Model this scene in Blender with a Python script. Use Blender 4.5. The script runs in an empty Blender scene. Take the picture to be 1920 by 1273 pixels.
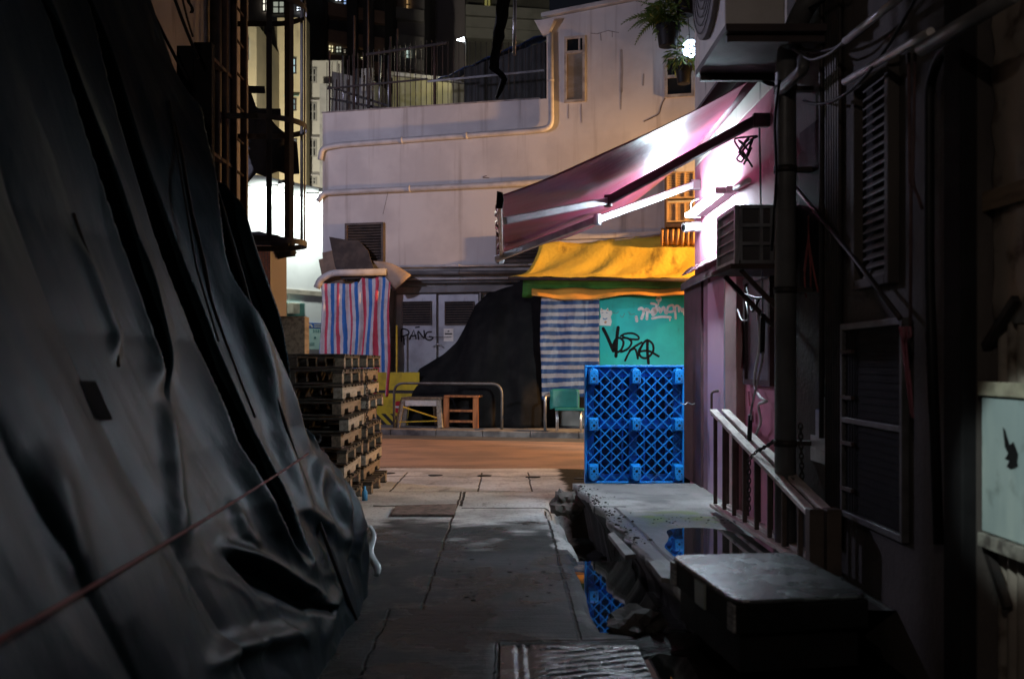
import bpy, bmesh, math, random
from mathutils import Vector, noise as mnoise
random.seed(7)
C = bpy.context.scene.collection
F = 1867.0; VX, VY = 950.0, 680.0; CAMZ = 1.45
V = Vector
# ---------------------------------------------------------------- scene set-up
sc = bpy.context.scene
sc.view_settings.view_transform = 'Standard'; sc.view_settings.look = 'None'
sc.view_settings.gamma = 1.0; sc.view_settings.exposure = 0.0
cd = bpy.data.cameras.new('camera'); cam = bpy.data.objects.new('camera', cd); C.objects.link(cam)
cam.location = (0, 0, CAMZ); cam.rotation_euler = (math.pi/2, 0, 0)
cd.sensor_width = 36; cd.lens = 36*F/1920; cd.shift_x = 10/1920; cd.shift_y = 43.5/1920
cd.clip_start = .05; cd.clip_end = 600
cd.dof.use_dof = True; cd.dof.focus_distance = 11.5; cd.dof.aperture_fstop = 2.4
sc.camera = cam
w = bpy.data.worlds.new('World'); sc.world = w; w.use_nodes = True
try: sc.cycles.use_denoising = True
except Exception: pass
sc.cycles.max_bounces = 6; sc.cycles.sample_clamp_indirect = 4

# ---------------------------------------------------------------- measured points
def P(px, py, D): return V(((px-VX)/F*D, D, CAMZ+(VY-py)/F*D))
def PX(px, py, X): return P(px, py, X*F/(px-VX))
def PZ(px, py, z): return P(px, py, (CAMZ-z)*F/(py-VY))
# the far facade runs at an angle to the alley: u along it, off towards the alley
FL = V(((605-VX)/F*22.5, 22.5, 0)); FR = V(((1310-VX)/F*20.48, 20.48, 0))
FT = (FR-FL).normalized(); FN = V((FT.y, -FT.x, 0))
if FN.y > 0: FN = -FN
def W(u, z, off=0.): return FL+FT*u+FN*off+V((0, 0, z))
def FO(px, py, off=0.):
    rx = (px-VX)/F; D = (FN.dot(FL)+off)/(FN.x*rx+FN.y); return P(px, py, D)
def UZ(px, py, off=0.):
    p = FO(px, py, off); return (p-FL).dot(FT), p.z

# ---------------------------------------------------------------- mesh helpers
def BM(): return bmesh.new()
def hexa(bm, p):
    v = [bm.verts.new(q) for q in p]
    for f in ((0,3,2,1),(4,5,6,7),(0,1,5,4),(1,2,6,5),(2,3,7,6),(3,0,4,7)): bm.faces.new([v[i] for i in f])
def box(bm, x0, x1, y0, y1, z0, z1):
    hexa(bm, [V((x0,y0,z0)),V((x1,y0,z0)),V((x1,y1,z0)),V((x0,y1,z0)),V((x0,y0,z1)),V((x1,y0,z1)),V((x1,y1,z1)),V((x0,y1,z1))])
def fbox(bm, u0, u1, z0, z1, o0, o1):
    hexa(bm, [W(u0,z0,o1),W(u1,z0,o1),W(u1,z0,o0),W(u0,z0,o0),W(u0,z1,o1),W(u1,z1,o1),W(u1,z1,o0),W(u0,z1,o0)])
def frect(px0, py0, px1, py1, off):
    pm = (px0+px1)/2; u0 = UZ(px0, py0, off)[0]; u1 = UZ(px1, py0, off)[0]
    return u0, u1, UZ(pm, py1, off)[1], UZ(pm, py0, off)[1]
def fpx(bm, px0, py0, px1, py1, o0, o1): fbox(bm, *frect(px0, py0, px1, py1, o1), o0, o1)
def rrect(px0, py0, px1, py1, X):
    y0 = X*F/(px1-VX); y1 = X*F/(px0-VX); ym = (y0+y1)/2
    return y0, y1, CAMZ+(VY-py1)/F*ym, CAMZ+(VY-py0)/F*ym
def rpx(bm, px0, py0, px1, py1, x0, x1):
    y0, y1, z0, z1 = rrect(px0, py0, px1, py1, x0); box(bm, x0, x1, y0, y1, z0, z1)
def beam(bm, a, b, wd, ht, up=V((0,0,1))):
    a, b = V(a), V(b); d = (b-a).normalized(); s = d.cross(up)
    if s.length < 1e-4: s = d.cross(V((1,0,0)))
    s.normalize(); t = s.cross(d).normalized(); s = s*wd/2; t = t*ht/2
    hexa(bm, [a-s-t, a+s-t, b+s-t, b-s-t, a-s+t, a+s+t, b+s+t, b-s+t])
def tube(bm, pts, r, seg=8, cap=True):
    pts = [V(p) for p in pts]; n = len(pts); rings = []; prev = None
    for i, p in enumerate(pts):
        d = (pts[min(i+1,n-1)]-pts[max(i-1,0)])
        if d.length < 1e-6: d = V((0,0,1))
        d.normalize()
        if prev is None:
            s = d.cross(V((0,0,1)));
            if s.length < 1e-3: s = d.cross(V((0,1,0)))
        else:
            s = prev-d*prev.dot(d)
            if s.length < 1e-3: s = d.cross(V((0,1,0)))
        s.normalize(); prev = s; t = d.cross(s); rr = r[i] if isinstance(r, (list, tuple)) else r
        rings.append([bm.verts.new(p+(s*math.cos(a)+t*math.sin(a))*rr) for a in [2*math.pi*k/seg for k in range(seg)]])
    for i in range(n-1):
        for k in range(seg):
            f = bm.faces.new((rings[i][k], rings[i][(k+1)%seg], rings[i+1][(k+1)%seg], rings[i+1][k])); f.smooth = True
    if cap:
        bm.faces.new(rings[0][::-1]); bm.faces.new(rings[-1])
def bend(pts, r=.15, n=5):
    pts = [V(p) for p in pts]; out = [pts[0]]
    for i in range(1, len(pts)-1):
        a, b, c = pts[i-1], pts[i], pts[i+1]; rr = min(r, (a-b).length*.45, (c-b).length*.45)
        s = b+(a-b).normalized()*rr; e = b+(c-b).normalized()*rr
        for k in range(n+1):
            t = k/n; out.append(s*(1-t)**2+b*2*t*(1-t)+e*t*t)
    out.append(pts[-1]); return out
def sagline(a, b, sag, n=12):
    a, b = V(a), V(b); return [a.lerp(b, i/n)-V((0,0,1))*sag*4*(i/n)*(1-i/n) for i in range(n+1)]
def grid(bm, rows):
    nj = len(rows); ni = len(rows[0]); uvl = bm.loops.layers.uv.verify()
    vs = [[bm.verts.new(p) for p in r] for r in rows]
    for j in range(nj-1):
        for i in range(ni-1):
            f = bm.faces.new((vs[j][i], vs[j][i+1], vs[j+1][i+1], vs[j+1][i])); f.smooth = True
            for l, (a, b) in zip(f.loops, ((i,j),(i+1,j),(i+1,j+1),(i,j+1))): l[uvl].uv = (a/(ni-1), b/(nj-1))
    return vs
def prism(bm, pts, d):
    d = V(d); a = [bm.verts.new(p) for p in pts]; b = [bm.verts.new(V(p)+d) for p in pts]; n = len(pts)
    bm.faces.new(a[::-1]); bm.faces.new(b)
    for i in range(n): bm.faces.new((a[i], a[(i+1)%n], b[(i+1)%n], b[i]))
def stroke(bm, pts, wd, mp, smooth=True):
    """a painted line: flat ribbon with round ends on the surface given by mp(px, py)"""
    if smooth and len(pts) > 2:
        q = []
        for i in range(len(pts)-1):
            p0 = pts[max(i-1,0)]; p1 = pts[i]; p2 = pts[i+1]; p3 = pts[min(i+2,len(pts)-1)]
            for k in range(5):
                t = k/5
                q.append(tuple(.5*(2*p1[c]+(p2[c]-p0[c])*t+(2*p0[c]-5*p1[c]+4*p2[c]-p3[c])*t*t+(3*p1[c]-p0[c]-3*p2[c]+p3[c])*t**3) for c in (0,1)))
        q.append(pts[-1]); pts = q
    prevv = None; n = len(pts)
    for i, (x, y) in enumerate(pts):
        a = pts[max(i-1,0)]; b = pts[min(i+1,n-1)]; dx, dy = b[0]-a[0], b[1]-a[1]; L = math.hypot(dx, dy) or 1
        nx, ny = -dy/L*wd/2, dx/L*wd/2
        v = (bm.verts.new(mp(x+nx, y+ny)), bm.verts.new(mp(x-nx, y-ny)))
        if prevv: bm.faces.new((prevv[0], prevv[1], v[1], v[0]))
        prevv = v
    for (x, y) in (pts[0], pts[-1]):
        bm.faces.new([bm.verts.new(mp(x+wd/2*math.cos(k*math.pi/4), y-wd/2*math.sin(k*math.pi/4))) for k in range(8)])
def blob(bm, c, r, sub=2, jit=.25, seed=0, sc3=(1,1,1)):
    g = bmesh.ops.create_icosphere(bm, subdivisions=sub, radius=1)
    for v in g['verts']:
        d = v.co.normalized(); k = 1+jit*mnoise.noise(d*1.7+V((seed,seed*.3,0)))+jit*.5*mnoise.noise(d*4+V((seed,0,9)))
        v.co = V(c)+V((d.x*sc3[0], d.y*sc3[1], d.z*sc3[2]))*r*k
# ---------------------------------------------------------------- objects
def T(o, label=None, cat=None, group=None, kind=None):
    if label: o['label'] = label
    if cat: o['category'] = cat
    if group: o['group'] = group
    if kind: o['kind'] = kind
    return o
def E(name, loc, label, cat, group=None):
    o = bpy.data.objects.new(name, None); C.objects.link(o); o.location = loc; o.empty_display_size = .2
    return T(o, label, cat, group)
def base(o):
    x = V((0,0,0)); p = o
    while p: x = x+p.location; p = p.parent
    return x
def ob(name, bm, m, parent=None, bev=0, solid=0, label=None, smooth=False):
    bmesh.ops.recalc_face_normals(bm, faces=bm.faces)
    me = bpy.data.meshes.new(name); o = bpy.data.objects.new(name, me); C.objects.link(o)
    cs = [v.co for v in bm.verts]
    lo = V((min(c.x for c in cs), min(c.y for c in cs), min(c.z for c in cs))); hi = V((max(c.x for c in cs), max(c.y for c in cs), max(c.z for c in cs)))
    org = V(((lo.x+hi.x)/2, (lo.y+hi.y)/2, lo.z))
    for v in bm.verts: v.co = v.co-org
    if smooth:
        for f in bm.faces: f.smooth = True
    bm.to_mesh(me); bm.free(); me.materials.append(m)
    if parent: o.parent = parent; o.location = org-base(parent)
    else: o.location = org
    if solid:
        s = o.modifiers.new('thick', 'SOLIDIFY'); s.thickness = solid; s.offset = 0
    if bev:
        b = o.modifiers.new('edge', 'BEVEL'); b.width = bev; b.segments = 2; b.limit_method = 'ANGLE'
    if label: o['label'] = label
    return o
def lamp(name, kind, loc, col, power, parent=None, size=.1, target=None, angle=90, blend=.5):
    l = bpy.data.lights.new(name, kind); o = bpy.data.objects.new(name, l); C.objects.link(o)
    l.color = col; l.energy = power
    if kind in ('POINT', 'SPOT'): l.shadow_soft_size = size
    if kind == 'SPOT': l.spot_size = math.radians(angle); l.spot_blend = blend
    o.location = V(loc)-(base(parent) if parent else V((0,0,0)))
    if parent: o.parent = parent
    if target: o.rotation_euler = (V(target)-V(loc)).to_track_quat('-Z', 'Y').to_euler()
    return o
def tree_copy(o, parent=None):
    c = o.copy(); C.objects.link(c)
    if parent: c.parent = parent
    for ch in list(o.children): tree_copy(ch, c)
    return c

# ---------------------------------------------------------------- materials
class NT:
    def __init__(s, name):
        s.m = bpy.data.materials.new(name); s.m.use_nodes = True; s.t = s.m.node_tree; s.b = s.t.nodes['Principled BSDF']
        s.co = s.n('ShaderNodeTexCoord')
    def n(s, t, **k):
        x = s.t.nodes.new(t)
        for a, b in k.items(): setattr(x, a, b)
        return x
    def l(s, a, b): s.t.links.new(a, b)
    def val(s, sock, v):
        if hasattr(v, 'links') or hasattr(v, 'is_linked'): s.l(v, sock)
        else: sock.default_value = v
    def math(s, op, a, b=0., clamp=False):
        x = s.n('ShaderNodeMath', operation=op); x.use_clamp = clamp; s.val(x.inputs[0], a); s.val(x.inputs[1], b); return x.outputs[0]
    def noise(s, scale, detail=5, stretch=(1,1,1), rough=.55, src='Object', dist=0):
        mp = s.n('ShaderNodeMapping'); mp.inputs['Scale'].default_value = stretch; s.l(s.co.outputs[src], mp.inputs[0])
        x = s.n('ShaderNodeTexNoise'); x.inputs['Scale'].default_value = scale; x.inputs['Detail'].default_value = detail
        x.inputs['Roughness'].default_value = rough; x.inputs['Distortion'].default_value = dist; s.l(mp.outputs[0], x.inputs['Vector']); return x.outputs['Fac']
    def ramp(s, f, lo, hi):
        x = s.n('ShaderNodeMapRange'); x.inputs[1].default_value = lo; x.inputs[2].default_value = hi; x.interpolation_type = 'SMOOTHSTEP'; s.l(f, x.inputs[0]); return x.outputs[0]
    def mix(s, f, a, b, mode='MIX'):
        x = s.n('ShaderNodeMix', data_type='RGBA', blend_type=mode); s.val(x.inputs[0], f)
        for i, c in ((6, a), (7, b)):
            if isinstance(c, tuple): x.inputs[i].default_value = (*c, 1)
            else: s.l(c, x.inputs[i])
        return x.outputs[2]
    def sep(s, src='Object'):
        x = s.n('ShaderNodeSeparateXYZ'); s.l(s.co.outputs[src], x.inputs[0]); return x.outputs
    def bump(s, h, strength=.3, dist=.02):
        x = s.n('ShaderNodeBump'); x.inputs['Strength'].default_value = strength; x.inputs['Distance'].default_value = dist; s.l(h, x.inputs['Height']); s.l(x.outputs[0], s.b.inputs['Normal'])
    def set(s, col=None, rough=None, metal=None, spec=None):
        for k, v in (('Base Color', col), ('Roughness', rough), ('Metallic', metal), ('Specular IOR Level', spec)):
            if v is None: continue
            if isinstance(v, tuple): s.b.inputs[k].default_value = (*v, 1)
            else: s.val(s.b.inputs[k], v)
        return s.m
def mat(name, c1, c2=None, scale=3, rough=.65, metal=0, bump=.15, bscale=60, lo=.4, hi=.65, stretch=(1,1,1), c3=None, s3=12, st3=(1,1,.15), lo3=.56, hi3=.72, rvar=.12, bdist=.01, spec=.4):
    t = NT(name); c2 = c2 or tuple(x*.7 for x in c1)
    col = t.mix(t.ramp(t.noise(scale, 6, stretch), lo, hi), c1, c2)
    if c3: col = t.mix(t.ramp(t.noise(s3, 7, st3), lo3, hi3), col, c3)
    fn = t.noise(bscale, 4)
    r = t.math('ADD', rough-rvar/2, t.math('MULTIPLY', t.noise(scale*2.3, 4), rvar))
    if bump: t.bump(fn, bump, bdist)
    return t.set(col, r, metal, spec)
def glow(name, col, strength):
    t = NT(name); t.set((.02,.02,.02), .5); t.b.inputs['Emission Color'].default_value = (*col, 1); t.b.inputs['Emission Strength'].default_value = strength; return t.m
def stripes(name, n, seq, axis=0, rough=.5, dirt=.25, wob=.0):
    """woven plastic sheet: repeated colour bands along one side of the cloth, seq = [(width, colour), ...]"""
    t = NT(name); s = t.sep('UV'); x = s[axis]
    f = t.math('FRACT', t.math('MULTIPLY', t.math('ADD', x, t.math('MULTIPLY', t.math('SUBTRACT', t.noise(3, 3), .5), wob)), n))
    cr = t.n('ShaderNodeValToRGB'); cr.color_ramp.interpolation = 'CONSTANT'; t.l(f, cr.inputs[0]); e = cr.color_ramp.elements
    pos = 0; tot = sum(a for a, _ in seq)
    for i, (wd, c) in enumerate(seq):
        k = e[i] if i < 2 else e.new(pos); k.position = pos; k.color = (*c, 1); pos += wd/tot
    col = t.mix(t.math('MULTIPLY', t.ramp(t.noise(5, 7), .4, .75), dirt), cr.outputs[0], (.05,.045,.045))
    wv = t.noise(14, 5, (1,1,.25)); t.bump(wv, .5, .03)
    return t.set(col, rough, 0, .35)

M = {}
M['concrete'] = mat('concrete', (.27,.26,.25), (.15,.145,.14), 1.6, .75, bump=.35, bscale=45)
M['plaster_white'] = mat('plaster_white', (.62,.60,.58), (.52,.50,.49), .9, .8, c3=(.28,.24,.21), s3=2.6, st3=(1.8,1.8,.1), lo3=.54, hi3=.82, bump=.12, bscale=35)
M['roof_white'] = mat('roof_white', (.55,.53,.5), (.4,.38,.36), 2)
M['pipe_white'] = mat('pipe_white', (.55,.53,.52), (.42,.4,.39), 3, .5, c3=(.3,.22,.18), s3=9, st3=(1,1,1), lo3=.68, hi3=.76)
M['rust'] = mat('rust', (.075,.045,.036), (.045,.032,.028), 8, .8, bump=.4)
M['dark_metal'] = mat('dark_metal', (.035,.033,.033), (.06,.045,.04), 6, .55, .4)
M['galv'] = mat('galv', (.45,.46,.48), (.28,.28,.3), 5, .35, .85, bump=.08)
M['silver'] = mat('silver', (.6,.6,.62), (.4,.4,.42), 6, .35, .7, bump=.08)
M['wood'] = mat('wood', (.22,.16,.105), (.12,.085,.055), 4, .75, stretch=(6,.6,6), bump=.3, bscale=30)
M['wood_pale'] = mat('wood_pale', (.32,.275,.215), (.19,.155,.115), 4, .75, stretch=(6,.7,6), c3=(.16,.12,.1), s3=7, st3=(2,.5,2), lo3=.6, hi3=.75, bump=.3)
M['wood_orange'] = mat('wood_orange', (.42,.15,.05), (.22,.08,.03), 5, .6, stretch=(3,3,.4))
M['wood_ladder'] = mat('wood_ladder', (.62,.56,.5), (.38,.32,.28), 6, .6, stretch=(5,.5,5), c3=(.1,.07,.06), s3=9, st3=(3,.7,3), lo3=.6, hi3=.7, bump=.35)
M['white_paint'] = mat('white_paint', (.66,.64,.6), (.5,.47,.43), 5, .6)
M['yellow_paint'] = mat('yellow_paint', (.75,.5,.04), (.5,.32,.03), 4, .55)
M['black'] = mat('black', (.012,.012,.013), (.017,.017,.018), 4, .75, spec=.1)
M['black_rubber'] = mat('black_rubber', (.012,.012,.013), None, 5, .5, spec=.2)
M['louvre_brown'] = mat('louvre_brown', (.085,.06,.045), (.045,.035,.03), 5, .6)
M['steel_door'] = mat('steel_door', (.33,.35,.38), (.24,.25,.27), 2.5, .45, .35, c3=(.14,.12,.11), s3=3, st3=(1,1,.3))
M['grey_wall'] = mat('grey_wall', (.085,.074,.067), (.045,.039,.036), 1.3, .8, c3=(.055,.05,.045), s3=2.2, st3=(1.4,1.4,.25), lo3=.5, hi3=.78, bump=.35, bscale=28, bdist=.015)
M['pvc_grey'] = mat('pvc_grey', (.15,.15,.15), (.10,.10,.10), 2.5, .42, c3=(.12,.1,.09), s3=6, st3=(1,1,.2))
M['glass_dark'] = mat('glass_dark', (.012,.013,.015), (.02,.02,.02), 3, .12, bump=0)
M['asphalt'] = mat('asphalt', (.12,.115,.11), (.08,.078,.075), .8, .8, bump=.5, bscale=120, stretch=(.5,2,1))
M['pave'] = mat('pave', (.2,.19,.18), (.1,.095,.09), 1.5, .85, bump=.4)
M['green_leaf'] = mat('green_leaf', (.06,.12,.025), (.13,.17,.04), 9, .5)
M['rope_red'] = mat('rope_red', (.36,.085,.08), (.22,.06,.06), 20, .7)
M['rope_black'] = mat('rope_black', (.012,.012,.013), None, 9, .85)
M['white_plastic'] = mat('white_plastic', (.72,.72,.72), (.6,.6,.6), 4, .35, bump=0)
M['cable_white'] = mat('cable_white', (.6,.6,.6), None, 4, .4)
# ================================================================ SETTING
# base ground far below the sheets, reaching the horizon
b = BM(); grid(b, [[V((x, y, -.45)) for x in (-300, 0, 300)] for y in (-100, 100, 400)]); T(ob('ground', b, M['asphalt']), kind='structure')
# street between the alley mouth and the far pavement
RT = V((math.cos(math.radians(-9)), math.sin(math.radians(-9)), 0))
def near_edge(x): return 13.62-(x+.3)*.155
def kerb_y(x): return 20.05-(x+2.52)*.2475
b = BM(); xs = [-60, -30, -12, -6, -3, 0, 3, 6, 12, 30, 60]
grid(b, [[V((x, (near_edge(x)-.02)*(1-t)+(kerb_y(x)+.05)*t, -.012+.03*math.sin(t*math.pi))) for x in xs] for t in (0,.1,.2,.3,.4,.5,.6,.7,.8,.9,1)])
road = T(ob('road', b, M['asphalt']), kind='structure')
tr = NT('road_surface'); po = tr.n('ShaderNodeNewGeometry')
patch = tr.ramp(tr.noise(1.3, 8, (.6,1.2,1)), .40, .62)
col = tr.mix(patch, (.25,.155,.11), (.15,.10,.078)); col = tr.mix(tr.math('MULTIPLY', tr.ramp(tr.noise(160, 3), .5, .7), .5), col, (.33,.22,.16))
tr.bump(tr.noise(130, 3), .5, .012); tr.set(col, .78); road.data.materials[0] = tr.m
# the darker gutter band by the far kerb, the kerb and the far pavement
b = BM(); grid(b, [[V((x, kerb_y(x)-d, .0-.008+.004*0+zz)) for x in xs] for d, zz in ((1.0,.012),(.0,.006))]); T(ob('gutter_strip', b, mat('gutter_asphalt', (.06,.062,.066), (.09,.09,.09), 1.4, .6)), kind='structure')
b = BM(); s = 0; rr = random.Random(3)
while s < 40:
    x0 = -20+s; x1 = x0+.92
    hexa(b, [V((x0,kerb_y(x0),-.03)),V((x1,kerb_y(x1),-.03)),V((x1,kerb_y(x1)+.16,-.03)),V((x0,kerb_y(x0)+.16,-.03)),V((x0,kerb_y(x0)+.02,.11+rr.random()*.01)),V((x1,kerb_y(x1)+.02,.11)),V((x1,kerb_y(x1)+.16,.115)),V((x0,kerb_y(x0)+.16,.115))]); s += .93
T(ob('kerb', b, mat('kerb_stone', (.2,.18,.16), (.08,.07,.065), 3, .8, bump=.4), bev=.012), kind='structure')
b = BM(); grid(b, [[V((x, kerb_y(x)+.15+d, .112)) for x in xs] for d in (0, 1, 3)]); T(ob('pavement', b, M['pave']), kind='structure')

# alley floor: a height field with slab steps, a broken gutter and dips that hold water
def slab_edge(y):      # the ragged left edge of the raised slab
    k = mnoise.noise(V((y*2.3, 0, 3)))*.06+mnoise.noise(V((y*9, 0, 7)))*.035
    return .68+(9.8-y)*.052+k*(1 if y > 6.4 else .4)
def smooth(a, b, x):
    t = max(0, min(1, (x-a)/(b-a))); return t*t*(3-2*t)
def ground_z(x, y):
    z = .007*mnoise.noise(V((x*1.1, y*.9, 0)))+.004*mnoise.noise(V((x*4, y*3, 5)))
    z += .018*smooth(10.02, 10.1, y+.05*mnoise.noise(V((x*2, 0, 0)))-.0*x)
    xe = slab_edge(y) if y < 9.9 else .7
    hole = smooth(xe-.30-.1*mnoise.noise(V((0, y*1.3, 4))), xe-.12, x)*smooth(6.5, 7.2, y)*(1-smooth(10.2, 10.5, y))
    z -= .38*hole
    dip = smooth(.455, .53, x+.03*mnoise.noise(V((x*3, y*3, 1))))*smooth(5.35, 5.42, y+.06*mnoise.noise(V((x*6, 2, 1))))*(1-smooth(6.9, 7.5, y))
    z -= .05*dip
    dip2 = smooth(.56, .66, x+.05*mnoise.noise(V((x*5, y*5, 2))))*(1-smooth(5.0, 5.1, y+.05*mnoise.noise(V((x*7, 5, 1)))))
    z -= .045*dip2
    if -.03 < x < .68 and y < 5.17: z -= .03
    return z
GX = [-3.2+.2*i for i in range(8)]+[-1.6+.045*i for i in range(80)]; GY = [.3+.25*i for i in range(15)]+[4.05+.035*i for i in range(100)]+[7.55+.07*i for i in range(86)]
b = BM(); rows = []
for y in GY:
    rows.append([V((x, min(y, near_edge(x)), ground_z(x, y))) for x in GX])
rows.append([V((x, near_edge(x), -.005)) for x in GX])
grid(b, rows)
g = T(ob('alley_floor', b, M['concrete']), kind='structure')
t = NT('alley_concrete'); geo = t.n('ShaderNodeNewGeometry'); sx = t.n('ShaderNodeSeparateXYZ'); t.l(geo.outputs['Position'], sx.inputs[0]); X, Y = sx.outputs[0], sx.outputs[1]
wob = t.math('MULTIPLY', t.math('SUBTRACT', t.noise(5, 6), .5), .05)
def line(axis, at, wid, lo=None, hi=None, other=None):
    d = t.math('ABSOLUTE', t.math('SUBTRACT', t.math('ADD', axis, wob), at)); m = t.math('MULTIPLY', t.math('SUBTRACT', 1., t.ramp(d, wid*.2, wid*.7)), .9)
    if lo is not None: m = t.math('MULTIPLY', m, t.math('MULTIPLY', t.math('GREATER_THAN', other, lo), t.math('LESS_THAN', other, hi)))
    return m
lines = [line(X, -.505, .018, 5.85, 11.05, Y), line(X, -.685, .016, 3, 5.86, Y), line(X, .385, .02, 5.2, 9.9, Y), line(Y, 8.03, .02, -2, -.5, X), line(Y, 5.86, .022, -.7, -.5, X),
         line(Y, 10.05, .05, -1.35, -.5, X), line(Y, 9.95, .06, -.45, .45, X), line(Y, 11.08, .025, -3, 2, X), line(Y, 5.2, .03, -.06, .7, X), line(X, -.05, .02, 3, 5.2, Y), line(X, .1, .014, 3.5, 5.1, Y),
         line(X, -1.3, .02, 11.1, 13, Y), line(X, -.32, .018, 11.1, 13, Y), line(X, .28, .018, 11.1, 13, Y), line(X, .98, .018, 11.1, 13, Y), line(Y, 12.55, .03, -3, 2, X), line(X, -.47, .03, 10.05, 11.05, Y)]
jt = lines[0]
for q in lines[1:]: jt = t.math('MAXIMUM', jt, q)
wet = t.math('SUBTRACT', 1., t.ramp(t.math('ADD', Y, t.math('MULTIPLY', t.math('SUBTRACT', t.noise(1.0, 5, (1,1.5,1)), .5), 5.0)), 8.5, 9.2))
dry_patch = t.math('MULTIPLY', t.ramp(t.math('ADD', t.math('MULTIPLY', X, 1.), t.math('MULTIPLY', t.math('SUBTRACT', t.noise(3, 4), .5), .5)), .35, .42), t.math('GREATER_THAN', t.math('ADD', Y, t.math('MULTIPLY', t.noise(4, 3), .8)), 8.1))
wet = t.math('MULTIPLY', wet, t.math('SUBTRACT', 1., dry_patch))
c = t.mix(t.ramp(t.noise(1.3, 6, (1,1.6,1)), .38, .66), (.52,.50,.48), (.30,.29,.28))
c = t.mix(t.math('MULTIPLY', t.ramp(t.noise(70, 4), .5, .72), .55), c, (.46,.44,.42)); c = t.mix(t.math('MULTIPLY', t.ramp(t.noise(38, 5), .52, .7), .6), c, (.09,.085,.08))
c = t.mix(t.math('MULTIPLY', t.ramp(t.noise(4.5, 6, (1,.4,1)), .56, .72), .5), c, (.1,.09,.08))
c = t.mix(t.math('MULTIPLY', wet, .9), c, t.mix(t.ramp(t.noise(2.2, 4), .4, .6), (.003,.0075,.0095), (.0075,.012,.0135)))
c = t.mix(t.ramp(t.math('ADD', X, t.math('MULTIPLY', t.math('SUBTRACT', t.noise(5, 5), .5), .25)), .62, .72), c, (.006,.0055,.005)); c = t.mix(jt, c, (.012,.011,.01))  # floor at the right near-black: shade beside the cabinet put into the colour
ro = t.math('SUBTRACT', .82, t.math('MULTIPLY', wet, t.math('ADD', .22, t.math('MULTIPLY', t.ramp(t.noise(1.9, 6), .44, .6), .36))))
h = t.math('ADD', t.math('MULTIPLY', t.noise(55, 5), .5), t.math('ADD', t.math('MULTIPLY', t.noise(9, 4, (.35,1.6,1)), .8), t.math('MULTIPLY', t.math('MULTIPLY', t.noise(34, 3, (.08,1.6,1)), .9), t.math('SUBTRACT', 1., t.ramp(Y, 5.8, 6.0))))); h = t.math('SUBTRACT', h, t.math('MULTIPLY', jt, 2.2))
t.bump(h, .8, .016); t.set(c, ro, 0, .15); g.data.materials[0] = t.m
# water standing in the dips
tw = NT('dirty_water'); tw.bump(tw.noise(5, 2), .03, .01); M['water'] = tw.set((.012,.012,.011), .025, 0, .6)
b = BM(); grid(b, [[V((x, y, -.024)) for x in (.3, .9)] for y in (4.0, 7.4)]); T(ob('puddle_water', b, M['water']), kind='structure')

# drain slot along the alley mouth, as a strip of short bars
b = BM(); s = -1.9
while s < 2.0:
    y = near_edge(s)-.16; beam(b, V((s, y-.07, .004)), V((s+.03, y+.07, .004)), .035, .012); s += .062
gr = E('drain_grate', (0, near_edge(0)-.16, 0), 'narrow rusty grate strip running along the road edge at the alley mouth', 'drain grate')
ob('grate_bar', b, M['rust'], gr)
b = BM(); hexa(b, [V((-2,near_edge(-2)-.26,.0)),V((2,near_edge(2)-.26,.0)),V((2,near_edge(2)-.06,.0)),V((-2,near_edge(-2)-.06,.0)),V((-2,near_edge(-2)-.26,.003)),V((2,near_edge(2)-.26,.003)),V((2,near_edge(2)-.06,.003)),V((-2,near_edge(-2)-.06,.003))]); ob('channel', b, M['black'], gr)
# lifting holes in the row of gutter slabs
for i, (px, py) in enumerate(((727,887),(815,891),(907,891.5),(999,894),(1090,897))):
    c0 = PZ(px, py, .022); b = BM()
    pts = [c0+V((math.cos(a)*.085*(1+.2*math.sin(3*a+i)), math.sin(a)*.07, .006)) for a in [k*math.pi/8 for k in range(16)]]
    prism(b, pts, V((0,0,-.03)))
    T(ob('drain_hole_cover', b, M['black_rubber']), ('dark round lifting plug in the gutter slab nearest the pallet stacks','dark round plug in the gutter slab, second from the pallet stacks','dark round plug with a chipped edge in the middle gutter slab','dark round plug in the gutter slab tinted orange, second from the blue pallet','dark round plug in the orange gutter slab beside the blue pallet')[i], 'drain plug', 'dark plugs in the gutter slabs')
# brown cover plate sunk in the floor
b = BM(); q = [PZ(742,947,.03), PZ(857,944,.03), PZ(851,963.5,.03), PZ(733,963.5,.03)]; prism(b, q, V((0,0,-.02)))
T(ob('cover_plate', b, mat('plate_brown', (.16,.12,.105), (.07,.055,.05), 14, .8, bump=.8, bscale=35)), 'brown rough cover plate set in the alley floor before the pallets', 'cover plate')

# raised slab along the right wall
def slab_top(x, y):
    z = .245+.006*mnoise.noise(V((x*2, y*1.5, 8)))
    d = math.hypot((x-1.42)/.42, (y-6.55)/.85); z -= .02*(1-smooth(.75, 1.1, d+.18*mnoise.noise(V((x*3, y*2, 2)))))
    return z
b = BM(); rows = []; ys = [4.85+.05*i for i in range(103)]
for y in ys:
    xe = slab_edge(y); zt = slab_top(xe, y); dr = mnoise.noise(V((y*6, 4, 4)))
    r = [V((xe+.16, y, -.3)), V((xe+.10+.05*dr, y, .05)), V((xe+.04+.03*dr, y, .14)), V((xe+.015*dr, y, zt-.05)), V((xe, y, zt))]
    r += [V((xe+(1.95-xe)*k/30, y, slab_top(xe+(1.95-xe)*k/30, y))) for k in range(1, 31)]
    rows.append(r)
rows.append([V((p.x, p.y+.01, -.3 if i < 5 else -.3)) for i, p in enumerate(rows[-1])])
grid(b, rows)
rs = T(ob('raised_pavement', b, M['concrete']), kind='structure')
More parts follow.
